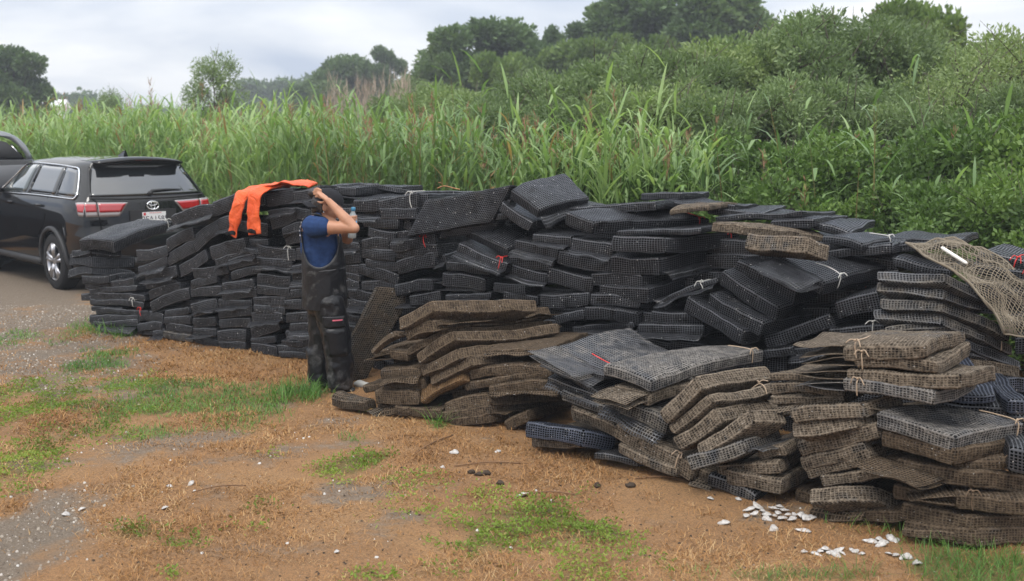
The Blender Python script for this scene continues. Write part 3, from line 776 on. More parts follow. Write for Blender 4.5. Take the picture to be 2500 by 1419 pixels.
-1.44,9.48,.47 .37,-.24,.00 .47,.71,.00 0.131 k w8 - - -
-1.12,9.28,.06 .37,-.24,.00 .47,.71,.00 0.115 k w9 - - -
-1.13,9.28,.18 .37,-.24,.00 .47,.71,.00 0.115 k w9 - - -
-1.12,9.28,.29 .37,-.24,.00 .47,.71,.00 0.115 k w9 - - -
-1.15,9.28,.41 .37,-.24,.00 .47,.71,.00 0.115 k w9 - - -
-1.15,9.28,.53 .37,-.24,.00 .47,.71,.00 0.115 k w9 - - -
-1.13,9.28,.65 .37,-.24,.00 .47,.71,.00 0.115 k w9 - - -
-.81,9.07,.06 .37,-.24,.00 .47,.71,.00 0.119 k w9 - - -
-.81,9.07,.18 .37,-.24,.00 .47,.71,.00 0.119 k w9 - - -
-.81,9.07,.30 .37,-.24,.00 .47,.71,.00 0.119 k w9 - - -
-.80,9.07,.42 .37,-.24,.00 .47,.71,.00 0.119 k w9 - - -
-.80,9.07,.54 .37,-.24,.00 .47,.71,.00 0.119 k w9 - - -
-.50,8.93,.06 .37,-.24,.00 .47,.71,.00 0.122 k w10 - - -
-.52,8.93,.19 .37,-.24,.00 .47,.71,.00 0.122 k w10 - - -
-.52,8.93,.31 .37,-.24,.00 .47,.71,.00 0.122 k w10 - - -
-.50,8.93,.43 .37,-.24,.00 .47,.71,.00 0.122 k w10 - - -
-.53,8.93,.56 .37,-.24,.00 .47,.71,.00 0.122 k w10 - - -
-.23,8.68,.06 .37,-.24,.00 .47,.71,.00 0.118 k w11 - - -
-.22,8.68,.18 .37,-.24,.00 .47,.71,.00 0.118 k w11 - - -
-.23,8.68,.30 .37,-.24,.00 .47,.71,.00 0.118 k w11 - - -
-.20,8.68,.42 .37,-.24,.00 .47,.71,.00 0.118 k w11 - - -
-.20,8.68,.54 .37,-.24,.00 .47,.71,.00 0.118 k w11 - - -
-.22,8.68,.66 .37,-.24,.00 .47,.71,.00 0.118 k w11 - - -
.09,8.47,.06 .37,-.24,.00 .47,.71,.00 0.117 k w12 - - -
.08,8.47,.18 .37,-.24,.00 .47,.71,.00 0.117 k w12 - - -
.09,8.47,.30 .37,-.24,.00 .47,.71,.00 0.117 k w12 - - -
.08,8.47,.42 .37,-.24,.00 .47,.71,.00 0.117 k w12 - - -
.10,8.47,.54 .37,-.24,.00 .47,.71,.00 0.117 k w12 - - -
.10,8.47,.66 .37,-.24,.00 .47,.71,.00 0.117 k w12 - - -
.42,8.25,.06 .37,-.24,.00 .47,.71,.00 0.116 k w12 - - -
.41,8.25,.18 .37,-.24,.00 .47,.71,.00 0.116 k w12 - - -
.44,8.25,.30 .37,-.24,.00 .47,.71,.00 0.116 k w12 - - -
.41,8.25,.41 .37,-.24,.00 .47,.71,.00 0.116 k w12 - - -
.76,8.03,.07 .37,-.24,.00 .47,.71,.00 0.134 k w13 - - -
.76,8.03,.21 .37,-.24,.00 .47,.71,.00 0.134 k w13 - - -
.77,8.03,.34 .37,-.24,.00 .47,.71,.00 0.134 k w13 - - -
.76,8.03,.48 .37,-.24,.00 .47,.71,.00 0.134 k w13 - - -
1.12,7.80,.07 .37,-.24,.00 .47,.71,.00 0.132 k w14 - - -
1.11,7.80,.20 .37,-.24,.00 .47,.71,.00 0.132 k w14 - - -
1.13,7.80,.34 .37,-.24,.00 .47,.71,.00 0.132 k w14 - - -
1.12,7.80,.47 .37,-.24,.00 .47,.71,.00 0.132 k w14 - - -
1.49,7.56,.07 .37,-.24,.00 .47,.71,.00 0.132 k w15 - - -
1.48,7.56,.20 .37,-.24,.00 .47,.71,.00 0.132 k w15 - - -
1.49,7.56,.34 .37,-.24,.00 .47,.71,.00 0.132 k w15 - - -
1.48,7.56,.47 .37,-.24,.00 .47,.71,.00 0.132 k w15 - - -
1.83,7.33,.06 .37,-.24,.00 .47,.71,.00 0.127 k w15 - - -
1.84,7.33,.19 .37,-.24,.00 .47,.71,.00 0.127 k w15 - - -
1.84,7.33,.32 .37,-.24,.00 .47,.71,.00 0.127 k w15 - - -
2.20,7.09,.06 .37,-.24,.00 .47,.71,.00 0.112 k w16 - - -
2.19,7.09,.17 .37,-.24,.00 .47,.71,.00 0.112 k w16 - - -
2.19,7.09,.29 .37,-.24,.00 .47,.71,.00 0.112 k w16 - - -
2.18,7.09,.40 .37,-.24,.00 .47,.71,.00 0.112 k w16 - - -
2.20,7.09,.51 .37,-.24,.00 .47,.71,.00 0.112 k w16 - - -
2.51,6.92,.07 .37,-.24,.00 .47,.71,.00 0.128 k w16 - - -
2.50,6.92,.20 .37,-.24,.00 .47,.71,.00 0.128 k w16 - - -
2.50,6.92,.33 .37,-.24,.00 .47,.71,.00 0.128 k w16 - - -
2.50,6.92,.46 .37,-.24,.00 .47,.71,.00 0.128 k w16 - - -
2.82,6.71,.06 .37,-.24,.00 .47,.71,.00 0.115 k w16 - - -
2.84,6.71,.18 .37,-.24,.00 .47,.71,.00 0.115 k w16 - - -
2.82,6.71,.29 .37,-.24,.00 .47,.71,.00 0.115 k w16 - - -
"""

# ================================================================== mesh bags
def netmat(name, strand, hole_shade, mud, mudcol, mudcol2, cell=.0185, open_=False, rough=.34, specks=.5, fill=.5):
    m = M(name, rough, spec=.5)
    uv = m.coord('UV')
    s = m.n('ShaderNodeSeparateXYZ', {0: uv})
    rnd = m.rand()
    def ax(o):
        f = m.math('FRACT', m.math('DIVIDE', o, cell))
        return m.math('MULTIPLY', m.math('ABSOLUTE', m.math('SUBTRACT', f, .5)), 2.0)
    gx_, gy_ = ax(s.outputs[0]), ax(s.outputs[1])
    gmax = m.math('MAXIMUM', gx_, gy_)
    grid = m.ramp(gmax, (.60, 0.), (.74, 1.))
    ob = m.n('ShaderNodeVectorMath', {0: m.coord('Object'), 1: m.n('ShaderNodeCombineXYZ', {0: m.math('MULTIPLY', rnd, 37.0), 1: m.math('MULTIPLY', rnd, 91.0), 2: 0.0}).outputs[0]}, operation='ADD').outputs[0]
    big_ = m.noise(4.5, 4, ob, .6); fin = m.noise(55, 3, ob, .65); mid = m.noise(16, 4, ob, .6)
    # how far this bag is caked: noise against a threshold
    lev = m.math('ADD', m.math('ADD', m.math('MULTIPLY', big_, .9), m.math('MULTIPLY', mid, .6)), m.math('MULTIPLY', m.math('SUBTRACT', rnd, .5), .25))
    thr = 1.22 - mud * .95
    mk = m.ramp(m.math('SUBTRACT', lev, thr - .25), (.18, 0.), (.42, 1.))
    # bare netting: strands vary in tone, holes painted dark for the bag's shaded inside
    st = m.mix(m.ramp(mid, (.3, 0.), (.75, 1.)), strand, tuple(min(1, c * 2.1 + .008) for c in strand))
    clip_ = m.math('MULTIPLY', m.ramp(m.noise(13, 2, ob), (.60, 0.), (.66, 1.)), .75)
    st = m.mix(clip_, st, tuple(c * .22 for c in strand))
    dirt = m.mix(m.ramp(fin, (.3, 0.), (.7, 1.)), mudcol, mudcol2)
    dirt = m.mix(m.ramp(mid, (.25, .7), (.5, 0.)), dirt, tuple(c * .4 for c in mudcol))
    # mud coats the strands and, where thick, fills the holes
    thick = m.math('MULTIPLY', mk, m.ramp(m.math('ADD', m.math('MULTIPLY', fin, .6), m.math('MULTIPLY', mid, .5)), (.56 - fill * .25, 0.), (.72 - fill * .2, 1.)))
    cov = m.math('MAXIMUM', m.math('MULTIPLY', mk, grid), thick)
    col = m.mix(grid, m.mix(thick, hole_shade, m.mix(.45, dirt, (.01, .008, .006))), m.mix(mk, st, dirt))
    spk = m.math('MULTIPLY', m.ramp(m.noise(75, 1, ob), (.735, 0.), (.76, 1.)), specks)
    col = m.mix(spk, col, (.55, .54, .52))
    m.set('Base Color', col)
    m.set('Specular IOR Level', m.math('MULTIPLY', m.math('MULTIPLY', grid, m.math('SUBTRACT', 1.0, m.math('MULTIPLY', cov, .7))), .5))
    m.set('Roughness', m.math('ADD', rough, m.math('MULTIPLY', cov, .9 - rough)))
    hgt = m.math('ADD', m.math('MULTIPLY', grid, .7), m.math('MULTIPLY', m.math('MULTIPLY', fin, cov), 1.6))
    m.bump(hgt, .9, .006)
    if open_:
        tr = m.n('ShaderNodeBsdfTransparent')
        ms = m.n('ShaderNodeMixShader', {'Fac': m.math('MAXIMUM', grid, m.math('MULTIPLY', mk, .75 if mud > .5 else .4))})
        m.t.links.new(tr.outputs[0], ms.inputs[1]); m.t.links.new(m.b.outputs[0], ms.inputs[2])
        m.t.links.new(ms.outputs[0], m.out.inputs[0])
    return m
HOLE_SHADE = (.002, .002, .0022)  # near-black painted in place of the shade inside a bag
BAGM = {}
for key, a in {'k': ((.025, .026, .030), HOLE_SHADE, .24, (.034, .031, .028), (.10, .094, .088)),
               'g': ((.038, .038, .041), HOLE_SHADE, .48, (.08, .07, .06), (.20, .18, .155)),
               'l': ((.055, .05, .045), HOLE_SHADE, .78, (.075, .057, .041), (.24, .195, .148)),
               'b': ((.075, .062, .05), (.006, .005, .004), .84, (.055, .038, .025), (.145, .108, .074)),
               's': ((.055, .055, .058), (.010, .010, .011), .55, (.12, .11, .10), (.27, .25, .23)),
               'u': ((.028, .033, .048), HOLE_SHADE, .12, (.08, .08, .085), (.18, .18, .19)),
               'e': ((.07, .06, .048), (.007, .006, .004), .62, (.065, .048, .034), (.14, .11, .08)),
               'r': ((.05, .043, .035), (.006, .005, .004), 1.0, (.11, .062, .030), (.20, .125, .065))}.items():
    sp_ = {'k': .9, 'u': .9}.get(key, .5)
    fl_ = {'b': .85, 'r': 1.0, 'l': .65, 'e': .35, 'k': .1, 'u': .05}.get(key, .3)
    BAGM[key] = netmat('netting_' + key, *a, specks=sp_, fill=fl_)
    BAGM[key + 'o'] = netmat('netting_open_' + key, *a, open_=True, specks=sp_, fill=fl_)
ROPE = {k: M('rope_' + k, .7, c, spec=.3) for k, c in {'w': (.48, .47, .44), 'r': (.55, .045, .04), 'l': (.36, .27, .19), 'b': (.12, .08, .05)}.items()}

def bagmesh(C, e1, e2, T, kind, style, sd):
    rr = random.Random(sd)
    Lx, Ly = e1.length, e2.length
    if kind != 'S':
        T = T * 1.11; C = C - e1 * .015; e1 = e1 * 1.03; Lx *= 1.03
    u1, u2 = e1 / Lx, e2 / Ly
    up = u1.cross(u2).normalized()
    if kind == 'S':
        if up.y > 0: up = -up
        C = C - up * (T / 2)
    elif up.z < 0: up = -up
    r = min(.014, T * .2, Lx * .2, Ly * .2)
    def div(L):
        k = max(3, int(L / .055))
        return [0, .12 * r, .45 * r] + [r + (L - 2 * r) * i / k for i in range(k + 1)] + [L - .45 * r, L - .12 * r, L]
    xs, ys = div(Lx), div(Ly)
    B = rr.uniform(-.016, .004); bend = rr.uniform(-.014, .020) * min(1, Lx / .6); bendy = rr.uniform(-.012, .018)
    if style == 'dish': B = -.06
    if style in ('top', 'flat'): bend = rr.uniform(.01, .03)
    tw = rr.uniform(-.02, .02); so = Vector((rr.uniform(0, 50), rr.uniform(0, 50), rr.uniform(0, 50)))
    px, py = rr.uniform(-.02, .03), rr.uniform(-.02, .03)
    swell = rr.uniform(-.002, .005)
    V = []; UV = {}
    def place(x, y, z, wob=1.0):
        fx, fy = x / Lx, y / Ly
        # the long sides belly a little, corners pull in
        xx = x + (fx - .5) * (px * (1 - (2 * fy - 1) ** 2) - px * .5) * .6 * min(Lx, .5)
        yy = y + (fy - .5) * (py * (1 - (2 * fx - 1) ** 2) - py * .5) * .6 * min(Ly, .5)
        zz = z - bend * ((2 * fx - 1) ** 2 - .33) - bendy * ((2 * fy - 1) ** 2 - .33) + tw * (2 * fx - 1) * (2 * fy - 1)
        p = C + u1 * xx + u2 * yy + up * zz
        q = noise.noise_vector(p * 3.1 + so) * .016 + noise.noise_vector(p * 9.5 + so) * .0085 * wob + noise.noise_vector(p * 24 + so) * .0028 * wob
        return p + q
    nx_, ny_ = len(xs), len(ys)
    for side in (1, -1):
        for y in ys:
            for x in xs:
                dx, dy = min(x, Lx - x), min(y, Ly - y)
                cx, cy = max(r - dx, 0), max(r - dy, 0)
                h = math.hypot(cx, cy)
                X_, Y_ = x, y
                if h > r:
                    k = r / h
                    X_ = (r - cx * k) if x < Lx / 2 else Lx - (r - cx * k)
                    Y_ = (r - cy * k) if y < Ly / 2 else Ly - (r - cy * k)
                    h = r
                z = T / 2 - (r - math.sqrt(max(r * r - h * h, 0)))
                sg = math.sin(math.pi * x / Lx) * math.sin(math.pi * y / Ly)
                z += (B if side > 0 else B * .3) * sg
                V.append(place(X_, Y_, side * z))
    F = []; uv = []
    N2 = nx_ * ny_
    flip = (u1.cross(u2)).dot(up) < 0
    def face(q, t):
        if flip: q, t = q[::-1], t[::-1]
        F.append(q); uv.extend(t)
    for j in range(ny_ - 1):
        for i in range(nx_ - 1):
            a = j * nx_ + i
            t = [(xs[i], ys[j]), (xs[i + 1], ys[j]), (xs[i + 1], ys[j + 1]), (xs[i], ys[j + 1])]
            face((a, a + 1, a + 1 + nx_, a + nx_), t)
            face((N2 + a + nx_, N2 + a + nx_ + 1, N2 + a + 1, N2 + a), [t[3], t[2], t[1], t[0]])
    loop = [i for i in range(nx_)] + [j * nx_ + nx_ - 1 for j in range(1, ny_)] + [(ny_ - 1) * nx_ + i for i in range(nx_ - 2, -1, -1)] + [j * nx_ for j in range(ny_ - 2, 0, -1)]
    # side wall with two belly rows
    n = len(loop); s = [0]
    cen = C + e1 / 2 + e2 / 2
    for k in range(n):
        s.append(s[-1] + (V[loop[(k + 1) % n]] - V[loop[k]]).length)
    rows = [loop]
    for fr, am in ((.33, 1.), (.67, .9)):
        row = []
        for k in range(n):
            a, b = V[loop[k]], V[N2 + loop[k]]
            p = a.lerp(b, fr)
            d = p - cen; d -= up * d.dot(up)
            if d.length > 1e-6: d.normalize()
            V.append(p + d * (swell * am + noise.noise(p * 14 + so) * .006)); row.append(len(V) - 1)
        rows.append(row)
    rows.append([N2 + i for i in loop])
    hs = [0, T * .3, T * .65, T]
    for k in range(n):
        l = (k + 1) % n
        for q in range(3):
            face((rows[q][k], rows[q + 1][k], rows[q + 1][l], rows[q][l]), [(s[k], hs[q]), (s[k], hs[q + 1]), (s[k + 1], hs[q + 1]), (s[k + 1], hs[q])])
    return V, F, uv, up
def sheet(org, du, dv, up, droop, nu=10, nv=5, wav=.012, sd=0, curl=0.0):
    """a flap of netting from edge org..org+du reaching along dv"""
    V = []; F = []; uv = []
    so = Vector((sd * .37, sd * .71, 1.3))
    for j in range(nv + 1):
        t = j / nv
        for i in range(nu + 1):
            p = org + du * (i / nu) + dv * t + up * (-droop * t * t + curl * t ** 3)
            p = p + noise.noise_vector(p * 7 + so) * wav * (t * 1.6 + .1)
            V.append(p)
    for j in range(nv):
        for i in range(nu):
            a = j * (nu + 1) + i
            F.append((a, a + 1, a + nu + 2, a + nu + 1))
            for ii_, jj in ((i, j), (i + 1, j), (i + 1, j + 1), (i, j + 1)):
                uv.append((ii_ / nu * du.length, jj / nv * dv.length))
    return V, F, uv
LOOK = {'k': 'black plastic', 'g': 'grey-streaked', 'l': 'tan mud-streaked', 'b': 'mud-caked brown', 's': 'silvery grey', 'u': 'blue-black', 'e': 'brown-filmed', 'r': 'rusty brown rooty'}
WHERE = {'mud': 'from top of the muddy brown stack beside the woman', 'mid': 'from top of the slumped stack past the muddy one',
         'tan': 'from top of the tan stack behind the white shells', 'corner': 'from top of the stack standing in lush green grass',
         'pale': 'from top of the corner stack under the rope net', 'ridge': 'from top among those lying across the pile top'}
GRP = {'mud': 'bags of the muddy stack', 'mid': 'bags of the slumped stack', 'tan': 'bags of the tan stack', 'corner': 'bags of the corner stack', 'pale': 'bags under the rope net', 'ridge': 'bags across the pile top'}
bags = []
for i, ln_ in enumerate(BAGS.strip().splitlines()):
    a = ln_.split()
    C, e1, e2 = (Vector([float(q) for q in s_.split(',')]) for s_ in a[:3])
    T, mk_, st_, tie, flap, style = float(a[3]), a[4], a[5], a[6], a[7], a[8]
    kind = 'S' if style == 'lean' else 'F'
    low = min(C.z, (C + e1).z, (C + e2).z, (C + e1 + e2).z) - (T / 2 if kind != 'S' else 0)
    if low < .0 and kind != 'S':
        C.z -= low
    V, F, uv, up = bagmesh(C, e1, e2, T, kind, style, i * 7 + 1)
    org = (C + e1 / 2 + e2 / 2) - Vector((0, 0, T / 2))
    o = link('mesh_bag', mesh('mesh_bag', [p - org for p in V], F, True, uv), BAGM[mk_], loc=org)
    bags.append((o, st_, mk_, (C + e1 / 2).z))
    u1, u2 = e1.normalized(), e2.normalized()
    rr = random.Random(i)
    def flapobj(*ar, **kw):
        v, f, t = sheet(*ar, sd=i, **kw)
        fo = link('flap', mesh('flap', [p - org for p in v], f, True, t), BAGM[mk_ + 'o'], parent=o)
        md = fo.modifiers.new('thickness', 'SOLIDIFY'); md.thickness = .003
        return fo
    if flap == '-' and kind != 'S' and st_[0] in 'wmt' and rr.random() < .20: flap = 'f'
    if flap in ('L', 'R'):
        b0 = C if flap == 'L' else C + e1
        d = (-u1 if flap == 'L' else u1)
        ln2 = rr.uniform(.16, .24) if st_ != 'tan' else .30
        flapobj(b0 + up * T * .32 + u2 * .01, e2 * .97, d * ln2, up, rr.uniform(.03, .08), curl=.03)
        flapobj(b0 - up * T * .30 + u2 * .01, e2 * .97, d * (ln2 * .9), up, rr.uniform(.0, .04), curl=.02)
    elif flap == 'f':
        flapobj(C - up * T * .36 + u1 * .01, e1 * .98, -u2 * rr.uniform(.045, .10), up, rr.uniform(.02, .06), wav=.018)
    if tie in ROPE:
        xf = rr.uniform(.78, .92) if flap != 'L' else rr.uniform(.1, .2)
        hb = T / 2 + .012
        q = C + e1 * xf
        jit = lambda k=.008: Vector((rr.uniform(-k, k), rr.uniform(-k, k), rr.uniform(-k, k)))
        ov = min(e2.length * .45, .22)
        pts = [q - u2 * .014 - up * hb * .8, q - u2 * .02 + jit(), q - u2 * .008 + up * hb, q + u2 * ov * .5 + up * (hb + .006) + jit(), q + u2 * ov + up * (hb + .004)]
        parts = [tube(bez(pts, 5), .0036, 6)]
        kn = q - u2 * .012 + up * (hb + .008)
        for s_ in (-1, 1):
            parts.append(tube(bez([kn, kn + u1 * s_ * .02 + up * .006 - u2 * .01, kn + u1 * s_ * .035 - up * .02 - u2 * .02 + jit(.012)], 4), .0032, 5))
        parts.append(tube([kn - u1 * .008, kn, kn + u1 * .008], [.004, .008, .004], 6))
        v, f = merge(parts)
        link('rope_tie', mesh('rope_tie', [p - org for p in v], f), ROPE[tie], parent=o)
by = {}
for b in bags: by.setdefault(b[1], []).append(b)
for st_, L in by.items():
    L.sort(key=lambda b: -b[3])
    for k, (o, _, mk_, z) in enumerate(L, 1):
        if st_[0] == 'w' and st_[1:].isdigit():
            tag(o, f'{LOOK[mk_]} mesh bag, {ordinal(k)} from top in {ordinal(int(st_[1:]))} column from the SUV', 'mesh bag', 'black bags of the long wall')
        else:
            tag(o, f'{LOOK[mk_]} mesh bag, {ordinal(k)} {WHERE[st_]}', 'mesh bag', GRP[st_])

# ================================================================== vehicles
PAINT = M('black_car_paint', .10, (.006, .0065, .008), spec=.42)
pd_ = PAINT.noise(6, 4, PAINT.coord()); PAINT.set('Roughness', PAINT.ramp(pd_, (.3, .03), (.7, .08)))
PLAST = M('black_trim', .6, (.018, .018, .02)); TYRE = M('tyre_rubber', .85, (.02, .02, .021), spec=.2)
GLASS = M('tinted_glass', .03, (.012, .014, .016), spec=.8); GLASS.set('Coat Weight', 1.0); GLASS.set('Coat Roughness', .02)
GLASSF = M('clear_green_glass', .03, (.045, .06, .062), spec=.8); GLASSF.set('Coat Weight', 1.0)
CHROME = M('chrome', .14, (.75, .76, .78), metal=1.0); ALLOY = M('alloy_wheel', .32, (.42, .42, .44), metal=.9)
REDL = M('red_lamp', .08, (.34, .010, .016), spec=.5); REDL.set('Coat Weight', 1.0)
CLEARL = M('clear_lamp', .12, (.20, .17, .17), spec=.8); CLEARL.set('Coat Weight', 1.0)
WHITE = M('white_plate', .45, (.72, .73, .74)); INK = M('plate_ink', .6, (.03, .03, .045)); REDS = M('red_sticker', .5, (.5, .04, .05))
DARK = M('wheel_well', .95, (.006, .006, .006), spec=.05)
def interp(tab, z):
    return float(np.interp(z, [t[0] for t in tab], [t[1] for t in tab]))
HW = [(.24, .82), (.32, .91), (.45, .945), (.70, .96), (.9, .962), (1.05, .945), (1.14, .918), (1.18, .895), (1.40, .80), (1.58, .715), (1.63, .675), (1.665, .62)]
YR = [(.24, .16), (.38, .03), (.55, .0), (.72, .0), (.82, .045), (1.0, .06), (1.18, .09), (1.22, .11), (1.40, .25), (1.57, .40), (1.63, .40), (1.70, .38)]
YF = [(.24, 4.65), (.5, 4.83), (.8, 4.78), (1.0, 4.5), (1.08, 3.75), (1.66, 2.7), (1.72, 2.6)]
def plan(y, z):
    d = max(0, 1 - (y - interp(YR, z) - .09) / .55); e_ = max(0, 1 - (interp(YF, z) - y) / .9)
    return 1 - .10 * d ** 2.2 - .2 * e_ ** 2
def side(y, z, sx=-1, off=0.0):
    return Vector((sx * (interp(HW, z) * plan(y, z) + off), y, z))
def rear(x, z, off=0.0):
    xw = interp(HW, z) * .9
    return Vector((x, interp(YR, z) + .09 * abs(x / xw) ** 2.5 - off, z))
def patch(fn, c, nu=8, nv=6, thick=0.012):
    """closed shell over the bilinear patch c = (p00, p10, p11, p01) of surface parameters"""
    V = []
    for o_ in (0.0, -thick):
        for j in range(nv + 1):
            for i in range(nu + 1):
                u, v = i / nu, j / nv
                a = [(c[0][k] * (1 - u) + c[1][k] * u) * (1 - v) + (c[3][k] * (1 - u) + c[2][k] * u) * v for k in (0, 1)]
                V.append(fn(a[0], a[1], o_))
    N = (nu + 1) * (nv + 1); F = []
    for j in range(nv):
        for i in range(nu):
            q = j * (nu + 1) + i
            F.append((q, q + 1, q + nu + 2, q + nu + 1)); F.append((N + q + nu + 1, N + q + nu + 2, N + q + 1, N + q))
    b = [i for i in range(nu + 1)] + [j * (nu + 1) + nu for j in range(1, nv + 1)] + [nv * (nu + 1) + i for i in range(nu - 1, -1, -1)] + [j * (nu + 1) for j in range(nv - 1, 0, -1)]
    for k in range(len(b)):
        l = (k + 1) % len(b)
        F.append((b[l], b[k], N + b[k], N + b[l]))
    return V, F
def fixn(me):
    bm = bmesh.new(); bm.from_mesh(me); bmesh.ops.recalc_face_normals(bm, faces=bm.faces); bm.to_mesh(me); bm.free(); return me
def pm_(name, vf, mat, parent, smooth=True):
    return link(name, fixn(mesh(name, vf[0], vf[1], smooth)), mat, parent=parent)

def make_wheel(car, x, y, sx):
    w = link('wheel', fixn(mesh('wheel', *merge([tube([(x - sx * .10, y, .365), (x - sx * .02, y, .365)], .20, 20)]))), DARK, parent=car)
    prof = [(-.115, .25), (-.12, .33), (-.10, .362), (-.05, .372), (.05, .372), (.10, .362), (.12, .33), (.115, .25)]
    def lathe(pr, n=36):
        V = []; F = []
        for k in range(n):
            t = 2 * math.pi * k / n
            for a, r_ in pr: V.append((x + sx * a, y + r_ * math.cos(t), .372 + r_ * math.sin(t)))
        m_ = len(pr)
        for k in range(n):
            l = (k + 1) % n
            for q in range(m_ - 1): F.append((k * m_ + q, k * m_ + q + 1, l * m_ + q + 1, l * m_ + q))
        return V, F
    pm_('tyre', lathe(prof), TYRE, w)
    parts = [lathe([(.03, .255), (.10, .255), (.112, .24), (.105, .228), (.04, .225)])]
    for k in range(5):
        for s_ in (-1, 1):
            t = 2 * math.pi * k / 5 + .3; t2 = t + s_ * .17; t1 = t + s_ * .10
            p0 = Vector((x + sx * .085, y + .05 * math.cos(t1), .372 + .05 * math.sin(t1)))
            p1 = Vector((x + sx * .095, y + .232 * math.cos(t2), .372 + .232 * math.sin(t2)))
            parts.append(tube([p0, p0.lerp(p1, .5) + Vector((sx * .012, 0, 0)), p1], [.030, .024, .028], 6))
    parts.append(tube([(x + sx * .06, y, .372), (x + sx * .10, y, .372), (x + sx * .108, y, .372)], [.06, .058, .035], 16))
    pm_('rim', merge(parts), ALLOY, w)
    return w

